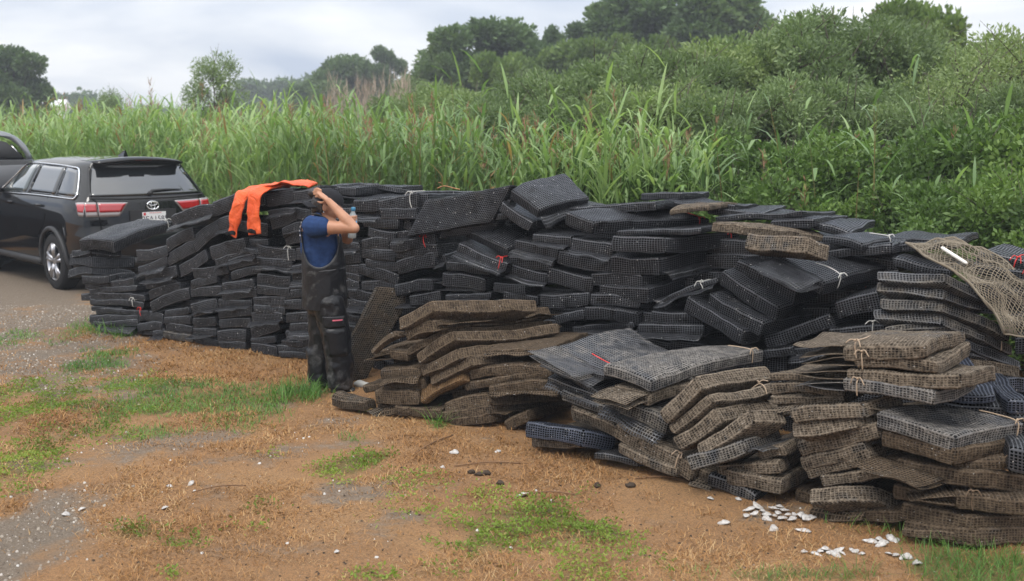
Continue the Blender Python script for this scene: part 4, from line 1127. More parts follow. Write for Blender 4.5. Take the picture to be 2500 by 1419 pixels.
def make_suv():
    car = empty('parked_suv', CARLOC, R(43))
    zs = [.24, .28, .32, .38, .45, .52, .58, .64, .70, .76, .82, .88, .94, 1.0, 1.05, 1.10, 1.14, 1.18, 1.24, 1.32, 1.40, 1.48, 1.55, 1.60, 1.63, 1.665]
    roof = [(.56, 1.69), (.45, 1.708), (.30, 1.722), (.15, 1.729), (0, 1.731)]
    prof = [(z, None) for z in zs]
    V = []; F = []; ny_ = 96
    sec = [(-1, z, None) for z in zs] + [(0, z, -x) for x, z in roof] + [(0, z, x) for x, z in roof[-2::-1]] + [(1, z, None) for z in zs[::-1]]
    for j in range(ny_ + 1):
        t = (j / ny_) ** 1.15
        for sx, z, x in sec:
            y0 = interp(YR, min(z, 1.70)) + .09; y1 = interp(YF, min(z, 1.72))
            y = y0 + (y1 - y0) * t
            if x is None: V.append(side(y, z, sx))
            else:
                crown = 1 - .05 * ((y - 1.5) / 1.3) ** 2 if y > 1.5 else 1 - .02 * ((1.5 - y) / 1.1) ** 2
                V.append(Vector((x * plan(y, 1.66), y, 1.665 + (z - 1.665) * 1.0 - (1 - crown))))
    K = len(sec)
    for j in range(ny_):
        for k in range(K - 1):
            q = (j * K + k, j * K + k + 1, (j + 1) * K + k + 1, (j + 1) * K + k)
            c = sum((V[i] for i in q), Vector()) / 4
            if abs(c.x) > .6 and any(math.hypot(c.y - wy, c.z - .372) < .415 for wy in (.98, 3.77)): continue
            F.append(q)
    base = len(V)
    nx_ = 24
    for z in zs:
        xw = interp(HW, z) * .9
        for i in range(nx_ + 1):
            V.append(rear(-xw + 2 * xw * i / nx_, z))
    for r_ in range(len(zs) - 1):
        for i in range(nx_):
            a = base + r_ * (nx_ + 1) + i
            F.append((a, a + 1, a + nx_ + 2, a + nx_ + 1))
    body = link('body', fixn(mesh('body', V, F)), PAINT, parent=car)
    bm = bmesh.new(); bm.from_mesh(body.data); bmesh.ops.remove_doubles(bm, verts=bm.verts, dist=.004); bmesh.ops.recalc_face_normals(bm, faces=bm.faces); bm.to_mesh(body.data); bm.free()
    pm_('underbody', box((0, 2.4, .33), (1.62, 4.3, .12)), DARK, car, False)
    for wy in (.98, 3.77):
        for sx in (-1, 1):
            make_wheel(car, sx * .845, wy, sx)
            arc = [side(wy + .435 * math.cos(t), .372 + .435 * math.sin(t), sx, .006) for t in np.linspace(-.25, math.pi + .25, 30)]
            pm_('wheel_arch_trim', tube(arc, .032, 6), PLAST, car)
            V2 = []; F2 = []
            for k, t in enumerate(np.linspace(-.5, math.pi + .5, 18)):
                for xx in (.55, .90): V2.append((sx * xx, wy + .43 * math.cos(t), .372 + .43 * math.sin(t)))
                if k: F2.append((2 * k - 2, 2 * k - 1, 2 * k + 1, 2 * k))
            pm_('wheel_liner', (V2, F2), DARK, car)
    for sx in (-1, 1):
        sf = lambda y, z, o_, sx=sx: side(y, z, sx, .006 + o_)
        for nm, c, mt in (('rear_quarter_window', ((.42, 1.225), (.98, 1.225), (.97, 1.585), (.66, 1.568)), GLASS),
                          ('rear_door_window', ((1.04, 1.225), (1.98, 1.225), (1.90, 1.605), (1.03, 1.587)), GLASS),
                          ('front_door_window', ((2.08, 1.225), (3.25, 1.215), (2.66, 1.58), (2.00, 1.606)), GLASSF)):
            pm_(nm, patch(sf, c), mt, car)
        loop = [side(y, z, sx, .010) for y, z in [(.40, 1.26), (.42, 1.215), (.50, 1.205), (1.0, 1.21), (1.8, 1.212), (2.6, 1.205), (3.28, 1.20), (3.0, 1.40), (2.72, 1.585), (2.3, 1.622), (1.8, 1.622), (1.2, 1.61), (.8, 1.592), (.67, 1.580), (.60, 1.53), (.49, 1.40)]]
        pm_('window_trim', tube(bez(loop + [loop[0]], 4)[:-1], .011, 6, True), CHROME, car)
        for y in (1.32, 2.38):
            pm_('door_handle', tube([side(y, 1.085, sx, .008), side(y + .03, 1.09, sx, .035), side(y + .17, 1.09, sx, .035), side(y + .20, 1.085, sx, .008)], .017, 8), PAINT, car)
        for ys_ in ([(1.235, 1.2), (1.20, 1.0), (1.24, .85), (1.42, .72), (1.52, .5), (1.55, .36)], [(2.20, 1.2), (2.19, .8), (2.2, .36)], [(3.2, 1.2), (3.2, .7), (3.15, .36)]):
            pm_('door_seam', tube(bez([side(y, z, sx, .0) for y, z in ys_], 5), .0045, 5), DARK, car)
        pm_('rocker_panel', tube([side(y, .34, sx, .006) for y in np.linspace(1.45, 3.3, 16)], .045, 8), PLAST, car)
        rf = lambda x, z, o_, sx=sx: rear(sx * x, z, .010 + o_)
        lamp = pm_('tail_lamp', patch(rf, ((.69, .985), (.44, .985), (.31, 1.155), (.69, 1.165)), 10, 6, .02), CLEARL, car)
        pm_('red_lens', patch(lambda x, z, o_, sx=sx: rear(sx * x, z, .014 + o_), ((.68, 1.04), (.42, 1.04), (.345, 1.142), (.68, 1.150)), 10, 4), REDL, lamp)
        l2 = pm_('tail_lamp', patch(rf, ((.70, .985), (.84, .99), (.84, 1.17), (.70, 1.167)), 6, 6, .02), CLEARL, car)
        sf2 = lambda y, z, o_, sx=sx: side(y, z, sx, .008 + o_)
        l3 = pm_('tail_lamp_side', patch(sf2, ((.165, .99), (.24, 1.0), (.36, 1.165), (.165, 1.17)), 8, 6, .02), CLEARL, car)
        pm_('red_lens', patch(lambda x, z, o_, sx=sx: rear(sx * x, z, .014 + o_), ((.71, 1.05), (.835, 1.05), (.835, 1.15), (.71, 1.145)), 6, 4), REDL, l2)
        pm_('red_lens', patch(lambda y, z, o_, sx=sx: side(y, z, sx, .013 + o_), ((.17, 1.045), (.26, 1.05), (.325, 1.145), (.17, 1.15)), 8, 4), REDL, l3)
        pm_('mirror', tube([side(3.05, 1.22, sx, .0), side(3.05, 1.24, sx, .09), side(3.06, 1.25, sx, .20), side(3.06, 1.25, sx, .25)], [.03, .06, .085, .05], 10, flat=.75), PAINT, car)
        pm_('tailgate_seam', tube(bez([rear(sx * .62, 1.60, .004), rear(sx * .735, 1.25, .004), rear(sx * .70, 1.17, .004), rear(sx * .685, .98, .004), rear(sx * .66, .70, .004), rear(sx * .60, .60, .004)], 6), .006, 5), DARK, car)
    # rear glass, spoiler, wiper, emblem, plate
    gl = patch(lambda x, z, o_: rear(x, z, .008 + o_), ((-.755, 1.235), (.755, 1.235), (.60, 1.585), (-.60, 1.585)), 20, 10)
    pm_('rear_window', gl, GLASS, car)
    pm_('rear_window_border', tube(bez([rear(-.77, 1.22, .006), rear(-.4, 1.205, .006), rear(0, 1.20, .006), rear(.4, 1.205, .006), rear(.77, 1.22, .006)], 6), .012, 6), PLAST, car)
    V2 = []; F2 = []
    n_ = 20
    for i in range(n_ + 1):
        x = -.58 + 1.16 * i / n_; e_ = 1 - .35 * abs(x / .58) ** 4
        lip = .27 + .07 * (abs(x / .58) ** 3) + (.015 if abs(x) < .22 else 0)
        zt = 1.716 - .046 * (x / .58) ** 2
        for y, z in ((.95, zt + .008), (.50, zt + .006), (lip, zt - .020), (lip + .012, zt - .045), (.42, zt - .085 * e_), (.6, zt - .06)): V2.append((x, y, z))
        if i:
            for q in range(6):
                p_ = (i - 1) * 6; r_ = i * 6
                F2.append((p_ + q, p_ + (q + 1) % 6, r_ + (q + 1) % 6, r_ + q))
    F2 += [tuple(range(6)), tuple(range(n_ * 6, n_ * 6 + 6))]
    spo = pm_('roof_spoiler', (V2, F2), PAINT, car)
    pm_('brake_light', box((0, .283, 1.678), (.22, .03, .008)), M('dark_red_lens', .2, (.05, .006, .008)), spo, False)
    pm_('rear_wiper', merge([tube([rear(.0, 1.262, .02), rear(.03, 1.29, .035), rear(.22, 1.30, .03), rear(.46, 1.295, .025)], [.022, .02, .014, .006], 6), tube([rear(.0, 1.262, .01), rear(.0, 1.262, .05)], .026, 10)]), PLAST, car)
    pm_('roof_antenna', ([Vector(p) for p in ((-.035, .80, 1.715), (.035, .80, 1.715), (.02, 1.02, 1.72), (-.02, 1.02, 1.72), (-.006, .80, 1.80), (.006, .80, 1.80), (.01, .86, 1.79), (-.01, .86, 1.79))], [(0, 1, 5, 4), (1, 2, 6, 5), (2, 3, 7, 6), (3, 0, 4, 7), (4, 5, 6, 7)]), PAINT, car, False)
    def ell(cx, cz, a, b, r_):
        return tube([rear(cx + a * math.cos(t), cz + b * math.sin(t), .022) for t in np.linspace(0, 2 * math.pi, 29)[:-1]], r_, 6, True)
    pm_('emblem', merge([ell(0, 1.105, .078, .053, .0085), ell(0, 1.105, .027, .046, .006), ell(0, 1.127, .055, .022, .006)]), CHROME, car)
    plate = pm_('licence_plate', box((0, .03, .945), (.31, .02, .155)), WHITE, car, False)
    def text(s_, size, x, z, mat, name, al='CENTER'):
        cu = bpy.data.curves.new(name, 'FONT'); cu.body = s_; cu.size = size; cu.extrude = .001; cu.align_x = al
        t_ = bpy.data.objects.new('tmp', cu); COL.objects.link(t_)
        bpy.context.view_layer.update()
        me = bpy.data.meshes.new_from_object(t_.evaluated_get(bpy.context.evaluated_depsgraph_get()))
        bpy.data.objects.remove(t_)
        me.transform(Matrix.Translation((x, .0185, z)) @ Matrix.Rotation(R(90), 4, 'X'))
        return link(name, me, mat, parent=plate)
    text('2EA1585', .096, .006, .905, INK, 'plate_number')
    pm_('plate_sticker', box((-.132, .018, 1.0), (.03, .004, .035)), REDS, plate, False)
    pm_('plate_caption', merge([box((-.06 + .024 * k, .018, 1.012), (.015, .004, .008)) for k in range(7)]), REDS, plate, False)
    pm_('plate_recess', box((0, .055, .955), (.62, .03, .20)), PLAST, car, False)
    pm_('rear_bumper_trim', tube([rear(x, .40, .012) for x in np.linspace(-.72, .72, 20)], .06, 8), PLAST, car)
    tag(car, 'glossy black SUV parked at the end of the bag wall', 'car')
    return car
# lateral split of the tail lamps and the rear wheel fix where it stands
_f = R(43)
CARLOC = (-5.085 + .685 * math.cos(_f), 13.8 + .685 * math.sin(_f) - .06, 0)
make_suv()

# a second vehicle behind it, its tailgate up
def make_hatch():
    car = empty('dark_hatchback', (-9.4, 17.15, 0), R(28))
    GREYP = M('grey_car_paint', .25, (.13, .14, .155), spec=.5); GREYP.set('Coat Weight', 1.0)
    def ext(poly, y0, y1, ins=.05):
        n = len(poly); cx = sum(p[0] for p in poly) / n; cz = sum(p[1] for p in poly) / n
        V = []
        for y, s_ in ((y0, .94), (y0 + ins, 1.0), (y1 - ins, 1.0), (y1, .94)):
            V += [Vector((cx + (p[0] - cx) * s_, y, cz + (p[1] - cz) * s_)) for p in poly]
        F = [tuple(range(n)), tuple(range(3 * n, 4 * n))]
        for r_ in range(3):
            for k in range(n): F.append((r_ * n + k, r_ * n + (k + 1) % n, (r_ + 1) * n + (k + 1) % n, (r_ + 1) * n + k))
        return V, F
    body = [(1.98, .42), (2.0, .75), (1.97, 1.05), (1.96, 1.58), (1.80, 1.63), (.2, 1.66), (-.8, 1.2), (-2.2, 1.02), (-2.35, .7), (-2.3, .32), (1.5, .30)]
    b = pm_('body', ext(body, -.9, .9), PAINT, car)
    pm_('side_window', ext([(1.70, 1.24), (1.66, 1.52), (.25, 1.55), (-.45, 1.22)], -.915, -.88, .01), GLASS, car)
    pm_('inner_trim_panel', ext([(1.88, 1.22), (1.86, 1.50), (1.78, 1.55), (1.30, 1.54), (1.24, 1.22)], -.94, -.91, .01), M('grey_trim', .6, (.10, .105, .115)), car)
    out = bez([(.95, 2.03), (1.30, 2.07), (1.58, 1.99), (1.74, 1.84), (1.80, 1.66)] and [Vector((a, 0, c)) for a, c in ((.75, 1.98), (1.25, 2.07), (1.52, 2.01), (1.70, 1.86), (1.80, 1.66))], 5)
    pts = [(p.x, p.z) for p in out]; inn = [(p.x - .05, p.z - .07) for p in out][::-1]
    gate = pm_('raised_tailgate', ext(pts + inn, -.78, .78, .04), GREYP, car)
    pm_('under_gate_shade', ext([(.75, 1.66), (.78, 1.88), (1.2, 1.965), (1.44, 1.89), (1.69, 1.64)], -.795, .70, .02), PLAST, gate)  # solid dark block standing in for the shade under the raised gate
    for y in (-.72, .72): pm_('gas_strut', tube([(1.5, y, 1.86), (1.72, y, 1.55)], .014, 6), CHROME, gate)
    for wx in (1.2, -1.5):
        for y in (-.82, .82):
            w = pm_('wheel', tube([(wx, y - .1, .33), (wx, y + .1, .33)], .33, 20), TYRE, car)
            pm_('rim', tube([(wx, y - .105, .33), (wx, y - .102, .33)], .21, 16), ALLOY, w)
    pm_('tail_lamp', box((1.985, -.78, 1.0), (.06, .2, .3)), REDL, car, False)
    tag(car, 'dark hatchback with its tailgate raised, behind the black SUV', 'car')
make_hatch()

# ================================================================== the woman
SKIN = M('skin', .5, (.48, .23, .14), spec=.35); SKIN.set('Subsurface Weight', .08); SKIN.set('Subsurface Radius', (.01, .004, .002))
sn = SKIN.noise(14, 3, SKIN.coord()); SKIN.set('Base Color', SKIN.ramp(sn, (.3, (.36, .175, .105)), (.7, (.45, .235, .145))))
NAVY = M('navy_cotton', .85, (.014, .035, .105), spec=.2)
nn = NAVY.noise(30, 4, NAVY.coord()); NAVY.set('Base Color', NAVY.ramp(nn, (.3, (.011, .028, .085)), (.7, (.020, .048, .135))))
OIL = M('black_oilskin', .55, (.014, .014, .016), spec=.28)
oc = OIL.coord(); on = OIL.noise(7, 5, oc, .65, .4); of_ = OIL.noise(28, 4, oc, .7)
smear = OIL.math('MULTIPLY', OIL.ramp(on, (.54, 0.), (.76, 1.)), OIL.ramp(of_, (.3, .2), (.65, 1.)))
OIL.set('Base Color', OIL.mix(smear, (.010, .010, .0115), (.15, .145, .14)))
OIL.set('Roughness', OIL.math('ADD', .36, OIL.math('MULTIPLY', smear, .5)))
OIL.bump(OIL.math('ADD', OIL.noise(9, 3, oc, .5, 1.2), OIL.math('MULTIPLY', of_, .12)), .30, .03)
HAIRM = M('dark_hair', .45, (.018, .012, .010)); CAPM = M('charcoal_cap', .9, (.018, .018, .021), spec=.15)
PINK = M('pink_print', .6, (.62, .12, .17)); SCR = M('white_scrunchie', .9, (.75, .70, .72)); BOOT = M('rubber_boot', .5, (.02, .02, .02))
WPR = M('white_print', .7, (.55, .55, .57))
def capsule(p0, r0, p1, r1, n=14, sc=(1, 1, 1)):
    p0, p1 = Vector(p0), Vector(p1); d = p1 - p0; L = max(d.length, 1e-4)
    q = d.to_track_quat('Z', 'Y') if d.length > 1e-6 else Matrix.Identity(3).to_quaternion()
    prof = [(r0 * math.sin(a), -r0 * math.cos(a)) for a in np.linspace(.02, math.pi / 2, 6)] + [(r1 * math.cos(a), L + r1 * math.sin(a)) for a in np.linspace(0, math.pi / 2 - .02, 6)]
    V = []; F = []
    for r_, z in prof:
        for k in range(n):
            t = 2 * math.pi * k / n
            V.append(p0 + q @ Vector((r_ * math.cos(t) * sc[0], r_ * math.sin(t) * sc[1], z)))
    for i in range(len(prof) - 1):
        for k in range(n):
            l = (k + 1) % n
            F.append((i * n + k, i * n + l, (i + 1) * n + l, (i + 1) * n + k))
    F += [tuple(range(n - 1, -1, -1)), tuple(range((len(prof) - 1) * n, len(prof) * n))]
    return V, F
def ellip(c, r, n=18, m=12, tilt=0.0):
    V = []; F = []; rot = Matrix.Rotation(tilt, 3, 'Y')
    for i in range(m + 1):
        a = math.pi * (i + .02) / (m + .04)
        for k in range(n):
            t = 2 * math.pi * k / n
            V.append(Vector(c) + rot @ Vector((r[0] * math.sin(a) * math.cos(t), r[1] * math.sin(a) * math.sin(t), r[2] * math.cos(a))))
    for i in range(m):
        for k in range(n):
            l = (k + 1) % n
            F.append((i * n + k, (i + 1) * n + k, (i + 1) * n + l, i * n + l))
    F += [tuple(range(n)), tuple(range(m * n + n - 1, m * n - 1, -1))]
    return V, F
def fuse(name, parts, mat, parent, vox, smooth=3, wrinkle=0.0, wscale=.12):
    o = pm_(name, merge(parts), mat, parent)
    md = o.modifiers.new('fuse', 'REMESH'); md.mode = 'VOXEL'; md.voxel_size = vox; md.use_smooth_shade = True
    if smooth:
        md = o.modifiers.new('smooth', 'SMOOTH'); md.factor = .5; md.iterations = smooth
    if wrinkle:
        tx = bpy.data.textures.new(name + '_folds', 'CLOUDS'); tx.noise_scale = wscale; tx.noise_depth = 2
        md = o.modifiers.new('folds', 'DISPLACE'); md.texture = tx; md.strength = wrinkle; md.mid_level = .5; md.texture_coords = 'LOCAL'
    return o
def make_person():
    p = empty('person', (-1.46, 8.62, 0))
    # body: x forward (she faces along +x), y to her left, z up
    B = [capsule((-.02, 0, .86), .11, (-.03, 0, 1.12), .12, sc=(1, 1.15, 1)), capsule((-.03, 0, 1.1), .12, (-.04, 0, 1.27), .13, sc=(.9, 1.2, 1)),
         capsule((-.05, -.13, 1.30), .06, (-.05, .13, 1.30), .06), capsule((-.045, 0, 1.30), .06, (-.005, 0, 1.43), .052)]
    B += [ellip((.022, 0, 1.478), (.098, .076, .10)), ellip((.055, 0, 1.425), (.066, .058, .066)), ellip((.085, 0, 1.385), (.032, .034, .026)),
          capsule((.108, 0, 1.462), .010, (.132, 0, 1.428), .013), ellip((.116, 0, 1.404), (.012, .022, .008)), ellip((.113, 0, 1.392), (.011, .020, .008)),
          ellip((.09, -.032, 1.462), (.018, .016, .012)), ellip((.09, .032, 1.462), (.018, .016, .012)), capsule((.085, -.045, 1.478), .012, (.108, 0, 1.478), .013), capsule((.085, .045, 1.478), .012, (.108, 0, 1.478), .013),
          ellip((.012, -.077, 1.445), (.019, .010, .031)), ellip((.012, .077, 1.445), (.019, .010, .031))]
    sh, elb, wr = Vector((-.06, -.17, 1.305)), Vector((.262, -.235, 1.30)), Vector((.062, -.172, 1.502))
    B += [capsule(sh, .062, sh.lerp(elb, .35), .054), capsule(sh.lerp(elb, .35), .054, elb, .040), capsule(elb, .041, elb.lerp(wr, .3), .043), capsule(elb.lerp(wr, .3), .043, wr, .026)]
    # right hand laid on the side of the head: palm, four bent fingers, thumb
    ka = Vector((-.008, -.128, 1.552))
    B += [capsule(wr, .024, wr.lerp(ka, .6), .030, sc=(1, .6, 1)), capsule(wr.lerp(ka, .5), .030, ka, .026, sc=(1.1, .6, 1))]
    for k, (ln_, dz) in enumerate(((.055, .030), (.064, .010), (.060, -.010), (.046, -.028))):
        b0 = ka + Vector((.004, 0, dz)); m1 = b0 + Vector((-.6, .15, .28)).normalized() * ln_ * .6; m2 = m1 + Vector((-.75, .5, -.25)).normalized() * ln_ * .55
        B += [capsule(b0, .0105, m1, .0095, 8), capsule(m1, .0095, m2, .0075, 8)]
    th0 = wr.lerp(ka, .35) + Vector((-.005, .01, -.022)); th1 = th0 + Vector((-.035, .02, -.012)); th2 = th1 + Vector((-.028, .018, .008))
    B += [capsule(th0, .012, th1, .011, 8), capsule(th1, .011, th2, .009, 8)]
    # left arm bent up in front, holding the bottle
    sl_, el_, wl = Vector((-.05, .17, 1.30)), Vector((.14, .24, 1.17)), Vector((.185, .085, 1.30))
    B += [capsule(sl_, .06, sl_.lerp(el_, .4), .052), capsule(sl_.lerp(el_, .4), .052, el_, .040), capsule(el_, .041, el_.lerp(wl, .35), .042), capsule(el_.lerp(wl, .35), .042, wl, .026), capsule(wl, .028, (.20, .06, 1.345), .026, sc=(1, .7, 1))]
    for k in range(4):
        z = 1.312 + .02 * k
        pts = [Vector((.225, .055, z)), Vector((.244, .02, z)), Vector((.232, -.012, z)), Vector((.21, -.022, z))]
        for a_, b_ in zip(pts, pts[1:]): B.append(capsule(a_, .0095, b_, .0085, 8))
    B += [capsule((.19, .05, 1.35), .012, (.168, .015, 1.362), .011, 8), capsule((.168, .015, 1.362), .011, (.178, -.012, 1.365), .009, 8)]
    for y, x0, x1 in ((-.09, -.01, .09), (.09, -.05, -.09)):
        B += [capsule((x0, y, .86), .085, ((x0 + x1) / 2, y, .48), .062), capsule(((x0 + x1) / 2, y, .48), .058, (x1, y, .10), .045), capsule((x1, y, .06), .04, (x1 + .06, y, .045), .034)]
    fuse('body', B, SKIN, p, .0065, 2)
    # shirt
    T_ = [capsule((-.025, 0, .98), .125, (-.03, 0, 1.14), .128, sc=(1.02, 1.2, 1)), capsule((-.03, 0, 1.12), .128, (-.045, 0, 1.27), .118, sc=(.98, 1.3, 1)), capsule((-.055, -.145, 1.305), .082, (-.055, .145, 1.305), .082),
          capsule(sh + Vector((0, .01, 0)), .090, sh.lerp(elb, .21), .078), capsule(sl_ + Vector((0, -.02, 0)), .08, sl_.lerp(el_, .22), .072), capsule((-.05, 0, 1.33), .085, (-.04, 0, 1.36), .065)]
    fuse('t_shirt', T_, NAVY, p, .009, 3, .02, .09)
    # overalls: wide legs and seat, then the bib as a shell around the chest
    O = [capsule((-.014, 0, .72), .150, (-.015, 0, .83), .148, 20, sc=(1.0, 1.16, 1)), capsule((-.02, 0, .74), .150, (-.014, 0, .80), .150, 20, sc=(1.0, 1.16, 1))]
    for y, x0, x1, z1 in ((-.095, .022, .108, .055), (.095, -.055, -.082, .07)):
        k0 = Vector((x0, y, .70)); k1 = Vector(((x0 + x1) / 2 + .02, y, .46)); k2 = Vector((x1, y * 1.05, z1))
        O += [capsule(k0, .124, k1, .118, 18), capsule(k1, .118, k2 + Vector((0, 0, .04)), .098, 18)]
    for y, x1, z1 in ((-.10, .108, .0), (.10, -.082, .0)):
        O += [tube([(x1, y, .30), (x1, y, .03 + z1)], [.108, .100], 20)]
    fuse('overalls', O, OIL, p, .011, 3, .034, .11)
    V = []; F = []; nu, nv = 56, 16
    for off in (0, .006):
        for i in range(nu):
            t = 2 * math.pi * i / nu
            fr = math.cos(t)
            q_ = min(1, abs(fr) / .92); top = .995 + .215 * (1 - math.sqrt(max(0, 1 - q_ ** 2)))
            for j in range(nv + 1):
                z = .66 + (top - .66) * j / nv
                rx = .163 + .006 * max(0, (.8 - z) / .14) - .024 * max(0, (z - 1.0) / .2) + off; ry = .200 - .016 * max(0, (z - 1.0) / .2) + off
                w_ = noise.noise(Vector((math.cos(t) * 3, math.sin(t) * 3, z * 6))) * .008
                V.append(Vector((-.018 + (rx + w_) * math.cos(t) - .015 * max(0, (z - 1.0) / .2) * (1 if fr < 0 else 0), (ry + w_) * math.sin(t), z)))
    N = nu * (nv + 1)
    for i in range(nu):
        l = (i + 1) % nu
        for j in range(nv):
            q = (i * (nv + 1) + j, l * (nv + 1) + j, l * (nv + 1) + j + 1, i * (nv + 1) + j + 1)
            F.append(tuple(N + k for k in q)); F.append(q[::-1])
        F.append((i * (nv + 1) + nv, l * (nv + 1) + nv, N + l * (nv + 1) + nv, N + i * (nv + 1) + nv))
    pm_('bib', (V, F), OIL, p)
    # seam round the waist
    pm_('waist_seam', tube([(-.018 + .169 * math.cos(t), .203 * math.sin(t), .965 + .01 * math.cos(t)) for t in np.linspace(0, 6.283, 41)[:-1]], .003, 5, True), M('seam_thread', .8, (.09, .09, .095)), p)
    for s_ in (-1, 1):
        path = bez([(-.165, s_ * .075, 1.19), (-.168, s_ * .085, 1.28), (-.135, s_ * .095, 1.365), (-.06, s_ * .10, 1.392), (.02, s_ * .095, 1.36), (.085, s_ * .085, 1.28), (.115, s_ * .075, 1.19)], 6)
        V = []; F = []
        for i, q in enumerate(path):
            for dy in (-.02, .02):
                V += [q + Vector((0, dy, 0)), q + Vector((-.0, dy, .006 if 8 < i < 28 else 0)) + (q - Vector((-.03, 0, 1.2))).normalized() * .005]
            if i:
                a, b = (i - 1) * 4, i * 4
                for x_, y_ in ((0, 1), (1, 3), (3, 2), (2, 0)): F.append((a + x_, a + y_, b + y_, b + x_))
        st = pm_('shoulder_strap', (V, F), OIL, p)
        bits = []
        for i in range(3, 24, 2):
            q = path[i]; d = (path[i + 1] - q).normalized(); n_ = (q - Vector((-.03, q.y * .4, 1.2))).normalized()
            bits.append(box(q + n_ * .008 + Vector((0, s_ * .004, 0)), (.010, .022, .003), d.to_track_quat('X', 'Z').to_matrix()))
        pm_('strap_print', merge(bits), WPR, st, False)
    pm_('strap_buckle', merge([box((-.168, -.078, 1.20), (.012, .045, .05)), box((.118, -.078, 1.20), (.012, .045, .05))]), PLAST, p, False)
    # cargo pocket on the near thigh
    def legpt(t, z, off=0.0):
        k = (.78 - z) / .72; c = Vector((.022 + .086 * k + .01, -.098, z)); r_ = .130 - .028 * k + off
        return c + Vector((r_ * math.sin(t), -r_ * math.cos(t), 0))
    def pk(t0, t1, z0, z1, o0):
        return patch(lambda t, z, o_: legpt(t, z, o0 + o_), ((t0, z0), (t1, z0), (t1, z1), (t0, z1)), 10, 6, .012)
    pkt = pm_('thigh_pocket', pk(-.35, .95, .30, .52, .012), OIL, p)
    pm_('pocket_flap', pk(-.40, 1.0, .53, .615, .016), OIL, pkt)
    pm_('pink_label', pk(.18, .75, .583, .592, .021), PINK, pkt)
    for y, x1 in ((-.10, .118), (.10, -.072)):
        fuse('boot', [capsule((x1 - .03, y, .045), .045, (x1 + .05, y, .035), .036), tube([(x1 - .01, y, .01), (x1 - .01, y, .14)], .06, 12), box((x1 + .01, y, .012), (.19, .085, .024))], BOOT, p, .008, 2)
    # hair, bun, scrunchie, cap worn backwards
    fuse('hair', [ellip((-.022, 0, 1.468), (.082, .079, .088)), capsule((-.06, 0, 1.42), .045, (-.045, 0, 1.37), .022), capsule((-.055, 0, 1.505), .035, (-.075, 0, 1.545), .030), ellip((-.085, -.005, 1.552), (.040, .036, .036)), capsule((-.01, -.07, 1.455), .016, (-.015, -.068, 1.40), .008), capsule((-.01, .07, 1.455), .016, (-.015, .068, 1.40), .008)], HAIRM, p, .006, 2, .012, .02)
    scr = pm_('scrunchie', tube([Vector((-.048 + .012 * math.sin(5 * t), .034 * math.cos(t), 1.535 + .034 * math.sin(t))) for t in np.linspace(0, 6.283, 25)[:-1]], [.011 + .003 * math.sin(k * 2.3) for k in range(24)], 8, True), SCR, p)
    V = []; F = []; n_, m_ = 28, 9
    rot = Matrix.Rotation(R(14), 3, 'Y')
    for off in (0, .006):
        for j in range(m_ + 1):
            a = math.pi / 2 * .98 * j / m_
            for i in range(n_):
                t = 2 * math.pi * i / n_
                q = Vector(((.112 + off) * math.cos(t) * math.cos(a), (.088 + off) * math.sin(t) * math.cos(a), (.098 + off) * math.sin(a) ** .85))
                V.append(Vector((.032, 0, 1.487)) + rot @ q)
    N = n_ * (m_ + 1)
    for j in range(m_):
        for i in range(n_):
            l = (i + 1) % n_
            q = (j * n_ + i, j * n_ + l, (j + 1) * n_ + l, (j + 1) * n_ + i)
            F.append(tuple(N + k for k in q)); F.append(q[::-1])
    F.append(tuple(N + m_ * n_ + i for i in range(n_)))
    cap = pm_('cap', (V, F), CAPM, p)
    V = []; F = []
    for off in (0, .006):
        for j in range(7):
            for i in range(11):
                s_ = (i / 10 - .5) * 2; d = j / 6
                V.append(Vector((-.045 - d * .13 * (1 - .25 * s_ * s_) + .03 * s_ * s_, s_ * .075, 1.490 - .030 * d + .02 * d * d - .035 * s_ * s_ + off)))
    for j in range(6):
        for i in range(10):
            q = (j * 11 + i, j * 11 + i + 1, j * 11 + i + 12, j * 11 + i + 11)
            F.append(q); F.append(tuple(77 + k for k in q[::-1]))
    bo = [i for i in range(11)] + [j * 11 + 10 for j in range(1, 7)] + [66 + i for i in range(9, -1, -1)] + [j * 11 for j in range(5, 0, -1)]
    for k in range(len(bo)):
        l = (k + 1) % len(bo); F.append((bo[k], bo[l], 77 + bo[l], 77 + bo[k]))
    pm_('brim', (V, F), CAPM, cap)
    pm_('earring', tube([(.008, -.088, 1.414), (.008, -.09, 1.406)], .005, 8), CHROME, p)
    pm_('sunglasses', merge([box((.104, -.03, 1.462), (.012, .042, .034)), box((.104, .03, 1.462), (.012, .042, .034)), tube([(.10, -.055, 1.468), (.015, -.078, 1.466)], .004, 6)]), PLAST, p)
    tag(p, 'person in navy t-shirt and black bib overalls, one hand raised to the head', 'person')
    # bottle in the far hand
    bt = empty('water_bottle', (-1.46 + .205, 8.62 + .015, 1.20))
    clear = M('clear_plastic', .12, (.62, .68, .70), spec=.6); clear.set('Transmission Weight', .6); clear.set('IOR', 1.2)
    def lat(pr, n=18):
        V = []; F = []
        for r_, z in pr:
            for k in range(n): V.append((r_ * math.cos(6.2832 * k / n), r_ * math.sin(6.2832 * k / n), z))
        for i in range(len(pr) - 1):
            for k in range(n):
                l = (k + 1) % n; F.append((i * n + k, i * n + l, (i + 1) * n + l, (i + 1) * n + k))
        F += [tuple(range(n - 1, -1, -1)), tuple(range((len(pr) - 1) * n, len(pr) * n))]
        return V, F
    pm_('bottle_body', lat([(.026, 0), (.033, .006), (.034, .05), (.031, .06), (.034, .07), (.034, .15), (.028, .18), (.014, .21), (.014, .22)]), clear, bt)
    pm_('bottle_cap', lat([(.017, .215), (.018, .22), (.018, .24), (.014, .244)]), M('blue_cap', .4, (.03, .16, .28)), bt)
